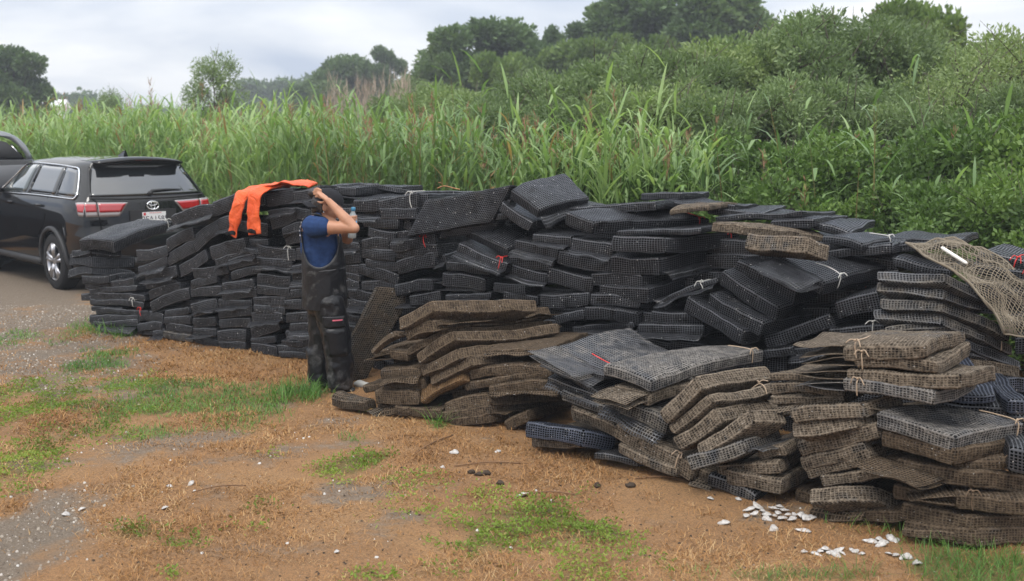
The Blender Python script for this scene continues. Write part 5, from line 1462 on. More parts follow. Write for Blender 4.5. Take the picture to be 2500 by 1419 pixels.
    pm_('bottle_label', lat([(.0352, .085), (.0352, .14)]), M('blue_label', .5, (.05, .28, .50)), bt)
    bt.rotation_euler = (0, R(4), 0)
    tag(bt, 'clear plastic water bottle with blue cap held before the face', 'bottle')
make_person()

# ================================================================== orange rain jacket over the wall
ORG = M('orange_oilskin', .5, (.72, .10, .022), spec=.3)
ob_ = ORG.noise(9, 4, ORG.coord(), .6, .6); ORG.bump(ob_, 1.0, .05)
ORG.set('Base Color', ORG.ramp(ORG.noise(5, 3, ORG.coord()), (.3, (.62, .075, .018)), (.7, (.78, .125, .03))))
def flat_tube(pts, w, th, side_, sd=0, n=16):
    """a flattened cloth tube: w half-widths along pts, side_ width direction"""
    pts = bez(pts, 6); V = []; F = []; s0 = Vector(side_).normalized()
    for i, q in enumerate(pts):
        d = (pts[min(i + 1, len(pts) - 1)] - pts[max(i - 1, 0)]).normalized()
        s_ = (s0 - d * s0.dot(d)).normalized(); u = d.cross(s_)
        k_ = i / (len(pts) - 1); ww = np.interp(k_, np.linspace(0, 1, len(w)), w)
        for a in range(n):
            t = 2 * math.pi * a / n
            q2 = q + s_ * (ww * math.copysign(abs(math.cos(t)) ** .7, math.cos(t))) + u * (th * math.sin(t))
            V.append(q2 + noise.noise_vector(q2 * 9 + Vector((sd, 0, 0))) * .017 + u * noise.noise(q2 * 17) * .014)
    for i in range(len(pts) - 1):
        for a in range(n):
            l = (a + 1) % n; F.append((i * n + a, i * n + l, (i + 1) * n + l, (i + 1) * n + a))
    F += [tuple(range(n - 1, -1, -1)), tuple(range((len(pts) - 1) * n, len(pts) * n))]
    return V, F
jk = empty('orange_rain_jacket', (-2.3, 9.95, 1.1))
JS = Vector((.08, -.055, 0))
def jl(vf): return [Vector(q) + JS - Vector(jk.location) for q in vf[0]], vf[1]
along = Vector((.83, -.55, 0)); bk = Vector((.55, .83, 0))
def jp(x, y, z, b=0.0): return Vector((x, y, z)) + bk * b
JO = -.10
s1 = [jp(-2.30, 9.95, 1.545, .30), jp(-2.38, 10.0, 1.535, .12), jp(-2.435, 10.04, 1.49, JO + .02), jp(-2.47, 10.05, 1.36, JO - .02), jp(-2.50, 10.07, 1.22, JO - .02), jp(-2.535, 10.09, 1.10, JO - .02)]
s2 = [jp(-2.22, 9.88, 1.56, .30), jp(-2.26, 9.90, 1.55, .12), jp(-2.295, 9.93, 1.505, JO + .02), jp(-2.30, 9.94, 1.38, JO - .02), jp(-2.30, 9.95, 1.25, JO - .03), jp(-2.295, 9.95, 1.125, JO - .03)]
sl1 = pm_('sleeve', jl(flat_tube(s1, [.10, .10, .085, .075, .062, .056], .015, along, 1)), ORG, jk)
sl2 = pm_('sleeve', jl(flat_tube(s2, [.11, .10, .085, .08, .078, .078], .015, along, 2)), ORG, jk)
VEL = M('black_hook_tape', .9, (.012, .012, .013), spec=.1)
for sl_o, q in ((sl1, s1), (sl2, s2)):
    c = q[-1] + Vector((0, 0, .03)) - bk * .024
    pm_('cuff_strap', jl(flat_tube([c - along * .052, c, c + along * .052], [.017, .02, .017], .009, (0, 0, 1), 3)), VEL, sl_o)
s3 = [jp(-2.50, 10.06, 1.50, .12), jp(-2.25, 9.9, 1.555, .15), jp(-2.12, 9.82, 1.585, .17), jp(-2.02, 9.75, 1.575, .20), jp(-1.96, 9.72, 1.56, .22)]
pm_('jacket_body', jl(flat_tube(s3, [.10, .17, .17, .15, .12], .013, bk, 4, 20)), ORG, jk)
tag(jk, 'orange rain jacket draped over the black bag wall, sleeves hanging', 'jacket')

# ================================================================== vegetation
def place(px, Y): return (px - 1250) / 2700 * Y
def height(py, Y): return 2 + (330 - py) * Y / 2700
EDGE = ((-30, 24), (-12, 21), (-8, 19.8), (-4, 16.2), (-1.5, 13.2), (0, 11.8), (2, 10.8), (4, 9.8), (6.5, 8.8), (12, 8))
def edge(x): return np.interp(x, [e_[0] for e_ in EDGE], [e_[1] for e_ in EDGE])

def strip_leaves(P, az, L, Wd, e0, droop, tint):
    n = len(P)
    d = np.stack([np.cos(az), np.sin(az), np.zeros(n)], -1); s = np.stack([-np.sin(az), np.cos(az), np.zeros(n)], -1)
    V = np.empty((n, 8, 3))
    for k, (t, w) in enumerate(((0, .55), (.35, 1.), (.7, .7), (1., .06))):
        p = P + d * (L * np.cos(e0) * (t + .18 * t * t))[:, None]
        p[:, 2] += L * (np.sin(e0) * t - droop * t * t)
        V[:, 2 * k] = p - s * (Wd * w / 2)[:, None]; V[:, 2 * k + 1] = p + s * (Wd * w / 2)[:, None]
    return V
LQ = ((0, 1, 3, 2), (2, 3, 5, 4), (4, 5, 7, 6))
def reed_geo(x, y, h, nl=9, wd=1.0, lean=.07):
    """leaf strips, stalk strips and plumes for reeds at x, y with height h"""
    n = len(x)
    lx, ly = rng.normal(0, lean, n) * h, rng.normal(0, lean, n) * h
    bt = np.clip(vnoise(x, y, .55, 81) * .75 + rng.normal(.22, .12, n), .24, 1)
    brown = rng.random(n) < .035
    bt[brown] = rng.uniform(0, .12, brown.sum())
    i = np.repeat(np.arange(n), nl); m = n * nl
    f = np.tile(np.linspace(.16, .97, nl), n) + rng.uniform(-.05, .05, m)
    P = np.stack([x[i] + lx[i] * f * f, y[i] + ly[i] * f * f, h[i] * f], -1)
    L = rng.uniform(.34, .72, m) * np.where(f > .85, .75, 1) * np.clip(h[i] / 2.2, .6, 1.15)
    V = strip_leaves(P, rng.uniform(0, 6.28, m), L, rng.uniform(.025, .042, m) * wd, rng.uniform(.75, 1.35, m), rng.uniform(.15, .75, m), None)
    t = np.where(brown[i], bt[i], np.clip(bt[i] + rng.normal(.04, .1, m), .22, 1))
    # stalks: two crossed ribbons
    St = np.empty((n * 2, 8, 3))
    for c in (0, 1):
        for k, q in enumerate((0, .4, .75, 1.)):
            px, py, pz = x + lx * q * q, y + ly * q * q, h * q
            w = .0065 * wd * (1, .9, .7, .3)[k]
            for s_, j in ((-1, 0), (1, 1)):
                St[c * n:(c + 1) * n, 2 * k + j] = np.stack([px + (s_ * w if c == 0 else 0), py + (s_ * w if c else 0), pz], -1)
    ts = np.clip(np.tile(bt, 2) - .12, .05, 1)
    pl = np.nonzero(rng.random(n) < .10)[0]
    return V, t, St, ts, (x + lx)[pl], (y + ly)[pl], h[pl]
def plume_geo(px, py, pz, k=22):
    m = len(px) * k; i = np.repeat(np.arange(len(px)), k)
    P = np.stack([px[i] + rng.normal(0, .012, m), py[i] + rng.normal(0, .012, m), pz[i] - .12 + rng.uniform(0, .30, m)], -1)
    D = np.stack([rng.normal(0, .35, m), rng.normal(0, .35, m), np.ones(m)], -1); D /= np.linalg.norm(D, axis=1)[:, None]
    return leafquads(P, D, rng.uniform(.06, .13, m), rng.uniform(.006, .012, m)), np.clip(rng.normal(.5, .25, m), 0, 1)
def field(n, x0, x1, depth, hfun, mode):
    x = rng.uniform(x0, x1, n)
    y = edge(x) + (rng.exponential(depth, n) if mode else rng.uniform(0, depth, n))
    k = (np.abs(x) < y * .52 + 1.0)
    x, y = x[k], y[k]
    return x, y, hfun(x, y)
hleft = lambda x, y: rng.normal(1.88, .20, len(x)) + .7 * (vnoise(x, y, .45, 5) - .5) + np.clip((y - 19) * .035, 0, .75)
fx, fy, fh = [], [], []
for a in (field(4600, -16, -.5, 3.2, hleft, 1), field(2600, -26, 4, 26, hleft, 0), field(650, -.8, 2.0, 2.6, lambda x, y: rng.normal(1.82, .26, len(x)), 1), field(330, 2.0, 6.8, 2.6, lambda x, y: rng.normal(1.45, .25, len(x)), 1)):
    fx.append(a[0]); fy.append(a[1]); fh.append(np.clip(a[2], .9, 3.4))
fx, fy, fh = map(np.concatenate, (fx, fy, fh))
V, t, St, ts, px_, py_, pz_ = reed_geo(fx, fy, fh, 10, np.clip(1, 1, 1))
allV = np.concatenate([V, St]); allT = np.concatenate([t, ts])
o = link('reed_bed', big('reed_bed', allV, LQ, 8, allT), REED)
tag(o, 'dense bed of tall green reeds behind the pile', 'reeds', kind='stuff')
pv, pt = plume_geo(px_, py_, pz_)
o = link('reed_plumes', big('reed_plumes', pv, ((0, 1, 2, 3),), 4, pt), PLUME)
tag(o, 'brownish pink seed plumes above the green reeds', 'plumes', kind='stuff')
# single reeds standing clear of the bushes
for k, (px, py, Y) in enumerate([(1128, 190, 13.2), (1180, 170, 13.0), (1248, 165, 12.8), (1310, 320, 12.2), (1420, 350, 11.8), (1475, 330, 11.7), (1530, 300, 11.6), (1580, 345, 11.4), (1640, 330, 11.3), (1690, 300, 11.2), (1745, 315, 11.2), (1780, 330, 11.0), (1835, 240, 11.4), (1945, 260, 11.0), (2010, 330, 10.4), (2088, 400, 10.1), (2128, 260, 10.2), (2140, 255, 10.1), (2190, 430, 9.9), (2230, 420, 9.9), (2262, 180, 11.8), (2390, 230, 11.2), (2440, 250, 10.9), (2480, 260, 10.6), (2330, 440, 9.4)]):
    r_ = empty('reed', (place(px, Y), Y, 0), rng.uniform(0, 6.28))
    V, t, St, ts, a, b, c = reed_geo(np.zeros(1), np.zeros(1), np.array([height(py, Y)]), 13, 1.05, .05)
    for j in range(13):
        link('leaf', big('leaf', V[j:j + 1], LQ, 8, np.clip(t[j:j + 1] + .2, .3, 1)), REED, parent=r_)
    link('stalk', big('stalk', St, LQ, 8, ts), REED, parent=r_)
    tag(r_, 'tall single reed with arching leaves standing in front of the bushes', 'reed', 'single reeds in front of the bushes')

def crown(n, lobes, ll, lw, shell=4.0, up=.25, seed=1, carve=.30):
    """leaf quads spread through overlapping lobes (cx, cy, cz, r)"""
    lb = np.array(lobes); w = lb[:, 3] ** 2; w /= w.sum()
    i = rng.choice(len(lb), n, p=w)
    d = rng.normal(size=(n, 3)); d /= np.linalg.norm(d, axis=1)[:, None]
    rad = lb[i, 3] * rng.random(n) ** (1 / shell) * (1 + .16 * np.sin(d[:, 0] * 7 + i) * np.cos(d[:, 2] * 6 + i * 2) + rng.normal(0, .06, n))
    P = lb[i, :3] + d * rad[:, None] * np.array([1, 1, .85])
    # carve ragged gaps
    k = (vnoise(P[:, 0] + P[:, 2] * .7, P[:, 1] + P[:, 2] * .9, 2.2 / max(lb[:, 3].mean(), .1), seed) > carve) & (P[:, 2] > .03)
    P, d, i = P[k], d[k], i[k]; n = len(P)
    D = d + rng.normal(0, .6, (n, 3)); D[:, 2] += up; D /= np.linalg.norm(D, axis=1)[:, None]
    t = np.clip(.48 + (np.sin(i * 2.4 + seed) * .13) + rng.normal(0, .15, n), 0, 1)
    return leafquads(P, D, ll * rng.uniform(.6, 1.35, n), lw * rng.uniform(.7, 1.3, n)), t
def stems(base, tips, r0, spread=.1, kids=3, sd=1):
    rr = random.Random(sd); parts = []
    for tp in tips:
        b = Vector((rr.uniform(-spread, spread), rr.uniform(-spread, spread), -.03)) + Vector(base)
        t_ = Vector(tp); m_ = b.lerp(t_, .5) + Vector((rr.uniform(-.12, .12), rr.uniform(-.12, .12), .05)) * (t_ - b).length
        pts = bez([b, m_, t_], 4); n = len(pts)
        parts.append(tube(pts, [r0 * (1 - .85 * k / (n - 1)) for k in range(n)], 5))
        for q in range(kids):
            s_ = pts[rr.randint(n // 2, n - 2)]
            e_ = s_ + Vector((rr.uniform(-1, 1), rr.uniform(-1, 1), rr.uniform(.2, 1.2))).normalized() * (t_ - b).length * rr.uniform(.15, .32)
            parts.append(tube([s_, s_.lerp(e_, .5) + Vector((rr.uniform(-.03, .03), rr.uniform(-.03, .03), 0)), e_], [r0 * .38, r0 * .26, r0 * .10], 4))
    return merge(parts)
def shrub_proto(nm, h, w, nl, ll, lw, mat, nlobe, sd, stemr=.022, low=.12, shell=3.0):
    rr = random.Random(sd); lobes = []
    for k in range(nlobe):
        a = rr.uniform(0, 6.28); z = h * (low + (1 - low - .10) * (k + .5) / nlobe); fr = (z / h)
        rad = w / 2 * math.sqrt(rr.random()) * (1.0 if fr < .6 else 1.15 - .95 * (fr - .6) / .4) * .85
        lobes.append((rad * math.cos(a), rad * math.sin(a), z, w * rr.uniform(.09, .19)))
    c = crown(nl, lobes, ll, lw, shell, .3, sd)
    cm_ = big(nm + '_crown', c[0], ((0, 1, 2, 3),), 4, c[1]); cm_.materials.append(mat.m)
    v, f = stems((0, 0, 0), [(l[0] * .95, l[1] * .95, l[2] + l[3] * .4) for l in lobes if l[2] > h * .35], stemr, .10, 4, sd)
    sm = mesh(nm + '_stem', v, f); sm.materials.append(BARK.m)
    return cm_, sm, h
def put_plant(name, proto, loc, h, wsc, rz, label, cat, group, trunk='stem'):
    cm_, sm, h0 = proto
    r_ = empty(name, loc, rz, (h / h0 * wsc, h / h0 * wsc, h / h0))
    link('crown', cm_, None, parent=r_); link(trunk, sm, None, parent=r_)
    tag(r_, label, cat, group)
    return r_
WP = [shrub_proto('willow', 3.4, 2.7, 46000, .078, .028, WILLOW, 38 + k, 100 + k, .032, .16, 2.6) for k in range(4)]
SPR = [shrub_proto('bush', 2.0, 2.0, 30000, .062, .034, SHRUB, 36, 200 + k, .016, .10, 3.0) for k in range(4)]
TWIG = shrub_proto('twiggy', 2.9, 2.3, 9000, .055, .018, WILLOW, 30, 301, .02, .35, 2.0)
wl = [(1180, 215, 19), (1290, 165, 18), (1390, 165, 17), (1490, 120, 17.5), (1580, 105, 16.5), (1680, 115, 17), (1770, 95, 17.5), (1850, 62, 18), (1940, 30, 17.5), (2030, 15, 18.5), (2120, 42, 17.5), (2200, 75, 18.5), (2285, 160, 16.5), (2475, 62, 15.5), (1420, 230, 14.5), (1640, 205, 14), (1840, 190, 14), (1960, 170, 14.5), (2080, 195, 14.5), (2230, 235, 13.5), (2570, 80, 15.5), (1540, 200, 14.6), (1740, 220, 13.8), (1240, 235, 15.5), (1340, 260, 14.2), (2450, 190, 13), (1060, 205, 22), (1130, 210, 20.5), (975, 222, 24), (1200, 260, 16.5)]
for k, (px, py, Y) in enumerate(wl):
    put_plant('grey_green_shrub', WP[k % 4], (place(px, Y), Y, 0), height(py, Y), 1.0 if k % 3 else 1.15, k * 1.7, f'tall grey-green willowy shrub, {ordinal(sorted(wl).index(wl[k]) + 1)} from the reed bed in the thicket', 'shrub', 'grey-green shrubs of the thicket')
put_plant('twiggy_shrub', TWIG, (place(2375, 14.2), 14.2, 0), height(72, 14.2), 1.0, .4, 'sparse dark-stemmed shrub with many bare twigs showing', 'shrub', None)
sl_ = [(1330, 330, 13.2), (1480, 385, 12.6), (1600, 395, 12.1), (1720, 395, 11.8), (1830, 330, 12), (1930, 375, 11.3), (2030, 325, 11.6), (2130, 395, 10.9), (2230, 335, 11.2), (2330, 300, 11.4), (2420, 325, 10.7), (2510, 285, 11), (2360, 425, 9.8), (2485, 440, 9.4), (2240, 450, 10.1), (2100, 470, 10.3), (1960, 460, 10.7), (1800, 440, 11.3), (1650, 435, 11.6), (2600, 380, 10), (1550, 430, 12), (2560, 470, 9.2), (1400, 400, 12.6), (2300, 490, 9.6)]
for k, (px, py, Y) in enumerate(sl_):
    put_plant('green_bush', SPR[k % 4], (place(px, Y), Y, 0), height(py, Y), 1.1, k * 2.1, f'dense dark green leafy bush, {ordinal(sorted(sl_).index(sl_[k]) + 1)} from the reed bed along the pile', 'bush', 'dark green bushes behind the pile')
YB = shrub_proto('pale_bush', 4.3, 2.6, 22000, .085, .026, WILLOW, 30, 411, .03, .15, 2.2)
put_plant('pale_bush', YB, (place(525, 30), 30, 0), height(122, 30), 1.0, .3, 'pale yellow-green bush rising alone above the reeds', 'bush', None)
put_plant('low_bush', YB, (place(1010, 40), 40, 0), height(178, 40), 1.0, 2.3, 'small pale bush beside the grey dead twigs', 'bush', None)
put_plant('marsh_bush', YB, (place(270, 38), 38, 0), height(212, 38), 1.0, 1.1, 'low bush in the reeds beside the white roof', 'bush', None)
# grey dead shrub
rr = random.Random(5); n = 2600
i = rng.integers(0, 60, n); bx, bz = rng.uniform(-1.15, 1.15, 60), rng.uniform(1.2, 2.6, 60); bd = rng.uniform(-.6, .6, 60)
P = np.stack([bx[i] + rng.normal(0, .10, n), bd[i] + rng.normal(0, .1, n), bz[i] + rng.uniform(-.5, .75, n)], -1)
D = np.stack([rng.normal(0, .28, n), rng.normal(0, .28, n), np.ones(n)], -1); D /= np.linalg.norm(D, axis=1)[:, None]
ds = empty('dead_shrub', (place(905, 32), 32, 0), 0, (1, 1, 1.05))
link('twigs', big('twigs', leafquads(P, D, rng.uniform(.25, .6, n), rng.uniform(.012, .028, n)), ((0, 1, 2, 3),), 4, rng.random(n)), DEAD, parent=ds)
v, f = stems((0, 0, 0), [(bx[q], bd[q], bz[q]) for q in range(0, 60, 3)], .02, .2, 2, 9)
link('stem', mesh('dead_stem', v, f), BARK, parent=ds)
tag(ds, 'leafless grey dead shrub standing above the reeds', 'shrub')

# trees
def tree_proto(nm, h, w, sd, nl=42000, ll=.24, lw=.14, nlobe=22, open_=.0, mat=TREEM, trunk_h=.25, r0=.16):
    rr = random.Random(sd); lobes = []
    for k in range(nlobe):
        a = rr.uniform(0, 6.28); fz = trunk_h + (.90 - trunk_h) * (k + .5) / nlobe
        env = math.sin(math.pi * min(1, max(.12, (fz - trunk_h + .12) / (1.12 - trunk_h)))) ** .6
        rad = w / 2 * env * math.sqrt(rr.random()) * .9
        lobes.append((rad * math.cos(a), rad * math.sin(a), h * fz, w * rr.uniform(.10, .19) * (1 - open_)))
    c = crown(nl, lobes, ll, lw, 2.6, .2, sd, .16)
    cm_ = big(nm + '_crown', c[0], ((0, 1, 2, 3),), 4, c[1]); cm_.materials.append(mat.m)
    parts = [tube(bez([(0, 0, -.1), (.05 * h * .3, 0, h * .25), (0, .03 * h * .3, h * .55), (0, 0, h * .82)], 4), [r0 * (1 - .06 * k) for k in range(13)], 8)]
    for l in lobes:
        b = Vector((0, 0, h * (trunk_h * .5 + .45 * rr.random()))); b.z = min(b.z, l[2] - .1)
        parts.append(tube([b, b.lerp(Vector(l[:3]), .5) + Vector((0, 0, -.05 * h * .2)), Vector(l[:3])], [r0 * .42, r0 * .28, r0 * .1], 5))
    v, f = merge(parts)
    sm = mesh(nm + '_trunk', v, f); sm.materials.append(BARK.m)
    return cm_, sm, h
LIME = leafmat('light_tree_leaf', ((0, (.06, .10, .025)), (.5, (.13, .20, .05)), (1, (.22, .30, .08))), .35, .5, .3)
TP = [tree_proto('round_tree', 8, 6.5, 11), tree_proto('tall_tree', 9, 5.0, 12, nlobe=24), tree_proto('open_tree', 9, 6, 13, nl=20000, nlobe=18, open_=.25), tree_proto('low_tree', 6, 6.5, 14, mat=LIME, trunk_h=.12)]
tl = [('round', 0, 1185, 50, 58, 1.0, 'broad round tree rising over the reeds left of the tall grove'), ('dark', 1, 1098, 92, 56, .62, 'narrow dark tree at the reed-side end of the grove'),
      ('round', 0, 1275, 95, 63, .8, 'smaller round tree behind the broad round one'), ('slim', 1, 1340, 62, 61, .42, 'slim pointed tree standing between broader trees'),
      ('round', 2, 1405, 42, 62, .75, 'open-crowned tree with sky showing through its top'), ('tall', 2, 1490, -5, 60, .85, 'tall open tree at the edge of the dense grove'),
      ('tall', 1, 1570, -45, 60, 1.0, 'tall dense tree, first in the darkest part of the grove'), ('tall', 1, 1650, -70, 58, 1.05, 'tallest dense tree in the middle of the grove'),
      ('tall', 1, 1725, -50, 57, .95, 'tall dense tree at the thicket end of the grove'), ('tall', 0, 1775, 20, 60, .6, 'rounded tree tucked behind the end of the grove'),
      ('bush', 3, 1235, 135, 50, .6, 'light green low tree before the broad round tree'), ('bush', 3, 1430, 105, 52, .7, 'light green low tree before the open-crowned one'), ('bush', 3, 1550, 95, 52, .6, 'light green low tree before the dense grove'),
      ('bush', 3, 1330, 130, 54, .6, 'light green low tree under the slim tree'), ('bush', 3, 1790, 100, 28, .55, 'yellow-green small tree behind the willowy shrubs'),
      ('lime', 3, 2215, 15, 30, .58, 'bright green tree topping the thicket beside open sky'), ('left', 0, 35, 112, 62, .85, 'big dark tree above the raised tailgate'), ('left', 1, -40, 120, 64, 1.1, 'dark tree cut off beside the big one over the tailgate'),
      ('mid', 0, 850, 140, 92, .95, 'distant round-topped tree beyond the dead shrub'), ('mid', 2, 938, 103, 90, .62, 'distant ragged tree with a leaning open crown'), ('mid', 0, 790, 168, 94, .7, 'distant low tree at the far end of the field')]
for k, (q, pi, px, py, Y, ws, lab) in enumerate(tl):
    put_plant('tree', TP[pi], (place(px, Y), Y, 0), height(py, Y), ws * 1.28, k * 1.3, lab, 'tree', 'trees beyond the reeds', 'trunk')
# far wood along the horizon
n = 60000
x = rng.uniform(-95, -2, n); hh = 6.5 + 3.2 * vnoise(x, x * 0, .11, 3) + 1.6 * vnoise(x, x * 0, .4, 8) - 2.0 * (np.abs((x + 52) / 10) < 1)
P = np.stack([x, 165 + rng.uniform(-4, 4, n) - 3 * np.sin(x * .6), hh * rng.random(n) ** .6], -1)
D = rng.normal(size=(n, 3)); D /= np.linalg.norm(D, axis=1)[:, None]
o = link('far_wood', big('far_wood', leafquads(P, D, rng.uniform(.5, 1.0, n), rng.uniform(.3, .6, n)), ((0, 1, 2, 3),), 4, np.clip(rng.normal(.5, .2, n), 0, 1)), TREEM)
tag(o, 'far dark line of woodland along the horizon', 'woodland', kind='stuff')
# white roof far beyond the reeds
sh = empty('white_shed', (place(125, 100), 100, 0), R(12))
SHW = M('white_siding', .6, (.75, .76, .77))
pm_('wall', box((0, 0, 2.25), (3.4, 4, 4.5)), SHW, sh, False)
pm_('roof', ([Vector(q) for q in ((-1.9, -2.2, 4.45), (1.9, -2.2, 4.45), (1.9, 2.2, 4.45), (-1.9, 2.2, 4.45), (-1.9, 0, 5.15), (1.9, 0, 5.15))], [(0, 1, 5, 4), (2, 3, 4, 5), (0, 4, 3), (1, 2, 5), (3, 2, 1, 0)]), M('white_roof', .5, (.78, .79, .80)), sh, False)
pm_('door', box((.6, -2.02, 1.05), (.9, .06, 2.1)), M('grey_door', .6, (.3, .31, .33)), sh, False)
tag(sh, 'far white shed roof showing above the reeds', 'shed')

# ================================================================== small things
SHELL = M('oyster_shell', .65, (.66, .63, .60), spec=.35)
sc_ = SHELL.coord(); s1_ = SHELL.noise(35, 4, sc_, .7)
SHELL.set('Base Color', SHELL.ramp(s1_, (.3, (.22, .20, .18)), (.5, (.42, .395, .37)), (.75, (.58, .56, .54))))
SHELL.bump(SHELL.noise(60, 4, sc_), .5, .006)
def shell_mesh(sd):
    rr = random.Random(sd); V = []; F = []; n, m = 12, 4
    a, b = rr.uniform(.034, .05), rr.uniform(.022, .032); ht = rr.uniform(.010, .018)
    for j in range(m + 1):
        f_ = j / m
        for k in range(n):
            t = 6.2832 * k / n; w = 1 + .14 * math.sin(3 * t + sd) + rr.uniform(-.07, .07) * f_
            V.append(Vector((a * f_ * w * math.cos(t) * (1.15 if math.cos(t) > 0 else .95), b * f_ * w * math.sin(t) * (1 - .25 * math.cos(t)), ht * (1 - f_ ** 1.6) + .003 * math.sin(9 * f_ + 2 * t) + .004)))
    N = len(V)
    V += [v - Vector((0, 0, .007)) * (1 if i < N - n else .4) for i, v in enumerate(V)]
    for j in range(m):
        for k in range(n):
            l = (k + 1) % n; q = (j * n + k, (j + 1) * n + k, (j + 1) * n + l, j * n + l)
            F.append(q); F.append(tuple(N + i for i in q[::-1]))
    for k in range(n):
        l = (k + 1) % n; F.append((m * n + k, N + m * n + k, N + m * n + l, m * n + l))
    return mesh('oyster_shell', V, F)
SM = [shell_mesh(k) for k in range(6)]
for s_ in SM: s_.materials.append(SHELL.m)
SH0 = [(-.09,6.81),(-.42,6.48),(.06,5.98),(.22,5.89),(1.10,5.91),(1.25,5.89),(1.11,5.55),(1.34,5.44),(1.49,5.41),(-1.97,6.14),(-1.86,6.20),(-2.33,5.77),(-2.39,5.70),(-.84,5.08),(1.46,5.08),(1.84,5.07),(1.90,4.96),(1.02,6.60),(-1.89,5.79),(-.36,6.78)]
SH1 = [(1.28,5.72),(1.29,5.65),(1.35,5.73),(1.36,5.67),(1.41,5.74),(1.42,5.68),(1.46,5.72),(1.46,5.63),(1.50,5.65),(1.53,5.63),(1.47,5.58),(1.54,5.58),(1.42,5.60),(1.39,5.63),(1.54,5.54),(1.57,5.59),(1.24,5.63),(1.34,5.60),(1.33,5.77),(1.45,5.77)]
SH2 = [(1.41,5.11),(1.49,5.12),(1.52,5.14),(1.54,5.09),(1.58,5.13),(1.59,5.09),(1.65,5.14),(1.55,5.06),(1.66,5.12),(1.68,5.08)]
SH3 = [(1.78,5.25),(1.83,5.28),(1.84,5.24),(1.89,5.29),(1.91,5.27),(1.81,5.20)]
SH4 = [(1.81,5.08),(1.83,5.06),(1.85,5.03),(1.88,5.04)]
rr = random.Random(3); cnt = 0
for L, lab, grp in ((SH0, 'white oyster shell lying alone on the brown yard', 'shells lying singly'), (SH1, 'white oyster shell in the largest heap, before the tan stack', 'shells of the largest heap'),
                    (SH2, 'white oyster shell in the scattered row nearest the weeds', 'shells of the scattered row'), (SH3, 'white oyster shell in the small heap by the corner stack', 'shells by the corner stack'), (SH4, 'white oyster shell at the edge of the lush grass', 'shells by the grass')):
    for x, y in L:
        o = link('oyster_shell', SM[cnt % 6]); cnt += 1
        s_ = rr.uniform(.42, .8)
        o.location = (x, y, float(gz(np.array(x), np.array(y))) + .004 + (rr.uniform(0, .02) if L is SH1 else 0)); o.scale = (s_, s_, s_ * rr.uniform(.9, 1.5))
        o.rotation_euler = (rr.uniform(-.35, .35), rr.uniform(-.35, .35), rr.uniform(0, 6.28))
        tag(o, lab, 'oyster shell', grp)
# lumps of dark mud
for k, (x, y) in enumerate([(.68,6.12),(.49,6.11),(-.24,6.35),(-.19,6.31),(-.15,6.33),(-.07,6.18)]):
    v, f = ellip((0, 0, .008), (rr.uniform(.018, .035), rr.uniform(.015, .028), rr.uniform(.010, .018)), 12, 8)
    v = [q + noise.noise_vector(q * 60 + Vector((k, 0, 0))) * .011 for q in v]
    o = pm_('mud_lump', (v, f), cm, None); o.location = (x, y, float(gz(np.array(x), np.array(y))))
    tag(o, 'small dark lump of mud on the dead grass', 'mud lump', 'mud lumps on the grass')
# pale stone by the leaning bag
v, f = ellip((0, 0, .02), (.075, .05, .03), 14, 9); v = [q + noise.noise_vector(q * 12) * .015 for q in v]
o = pm_('stone', (v, f), M('pale_stone', .8, (.42, .41, .38)), None); o.location = (-1.20, 8.68, 0)
tag(o, 'pale stone at the foot of the leaning brown bag', 'stone')
# dry stalks on the yard
STK = M('dry_stalk', .8, (.16, .085, .04))
for k, (x, y, a, ln_) in enumerate([(-.35, 6.5, .1, .45), (-.62, 6.75, 1.1, .5), (.05, 5.95, .05, .3), (-1.8, 6.0, .4, .3), (.72, 6.25, -.1, .3)]):
    d = Vector((math.cos(a), math.sin(a), 0)); c = Vector((x, y, .012))
    v, f = tube(bez([Vector(), d * ln_ * .5 + Vector((0, .02, .012)), d * ln_], 4), .004, 5)
    o = pm_('dry_stalk', (v, f), STK, None); o.location = c
    tag(o, 'thin dry reed stalk lying on the brown yard', 'stalk', 'dry stalks on the yard')

# rope net draped over the corner of the pile
NETM = M('tan_net_twine', .85, (.185, .155, .115), spec=.15)
P4 = [Vector(q) for q in ((2.50, 7.0, 1.335), (2.88, 7.12, 1.345), (3.30, 6.72, 1.10), (3.12, 6.30, .84), (2.90, 6.38, .84), (2.62, 6.60, 1.20))]
def nets(u, v):
    top = P4[0].lerp(P4[1], u); midl = P4[5].lerp(P4[2], u); bot = P4[4].lerp(P4[3], u)
    a = top.lerp(midl, v); b = midl.lerp(bot, v); q = a.lerp(b, v)
    q = q + Vector((-.3, -.75, .6)) * (.09 * math.sin(math.pi * v))
    return q + noise.noise_vector(q * 5) * .05 + noise.noise_vector(q * 14) * .018
parts = []
NU, NV = 19, 28
for k in range(-NV, NU + 1):
    for s_ in (1, -1):
        pts = []
        for j in range(NV * 2 + 1):
            v = j / (NV * 2); u = (k + s_ * j * .5) / NU if s_ > 0 else (k + NV - j * .5) / NU
            if -.001 <= u <= 1.001: pts.append(nets(u, v) + noise.noise_vector(Vector((u * 40, v * 40, s_))) * .004)
        if len(pts) > 2: parts.append(tube(pts, .0026, 4))
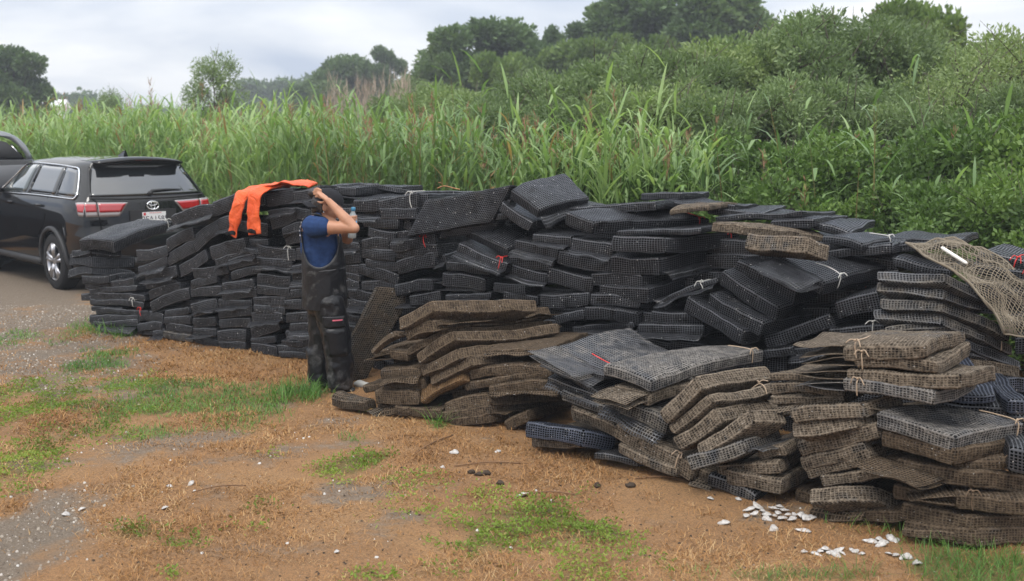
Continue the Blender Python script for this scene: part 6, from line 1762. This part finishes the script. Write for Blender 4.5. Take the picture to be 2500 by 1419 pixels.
for pts in ([nets(u, 0) for u in np.linspace(0, 1, 20)], [nets(u, 1) for u in np.linspace(0, 1, 20)], [nets(0, v) for v in np.linspace(0, 1, 24)], [nets(1, v) for v in np.linspace(0, 1, 24)]):
    parts.append(tube(pts, .006, 5))
v, f = merge(parts)
nt_ = empty('rope_net', (2.75, 6.6, .84))
link('netting', mesh('netting', [Vector(q) - nt_.location for q in v], f), NETM, parent=nt_)
pm_('border_rope', tube([Vector(q) - nt_.location for q in bez([nets(0, v) for v in np.linspace(0, 1, 9)], 4)], .008, 6), NETM, nt_)
tag(nt_, 'tan knotted rope net draped over the pile corner', 'net')
a, b = nets(.30, .22) + Vector((-.01, -.02, .03)), nets(.30, .42) + Vector((-.01, -.03, .03))
v, f = tube([a, a.lerp(b, .05), a.lerp(b, .95), b], [.007, .011, .011, .007], 10)
o = pm_('white_pipe', ([q - a for q in v], f), M('white_pvc', .5, (.70, .68, .63)), None); o.location = a
tag(o, 'short white plastic pipe lying on the rope net', 'pipe')
# dry twig with a red end on the ridge
v, f = merge([tube(bez([(0, 0, 0), (.06, 0, .02), (.14, .02, .0), (.19, .02, -.01)], 4), .005, 5), tube([(.05, 0, .02), (.03, -.02, .05), (.01, -.02, .05)], .003, 5)])
o = pm_('dry_twig', (v, f), M('orange_twig', .8, (.34, .16, .07)), None); o.location = (-.63, 9.35, 1.555)
tag(o, 'orange-brown dry twig lying on top of the bag wall', 'twig')

# ================================================================== damp air
hz = pm_('haze', box((0, 150, 9), (460, 330, 20)), None, None, False)
hm = bpy.data.materials.new('haze'); hm.use_nodes = True
ht_ = hm.node_tree; ht_.nodes.clear()
pvn = ht_.nodes.new('ShaderNodeVolumePrincipled'); pvn.inputs['Color'].default_value = (.86, .91, 1.0, 1); pvn.inputs['Density'].default_value = HAZE
hout = ht_.nodes.new('ShaderNodeOutputMaterial'); ht_.links.new(pvn.outputs[0], hout.inputs['Volume'])
hz.data.materials.append(hm)
tag(hz, 'thin damp haze over the marsh', 'haze', kind='stuff')
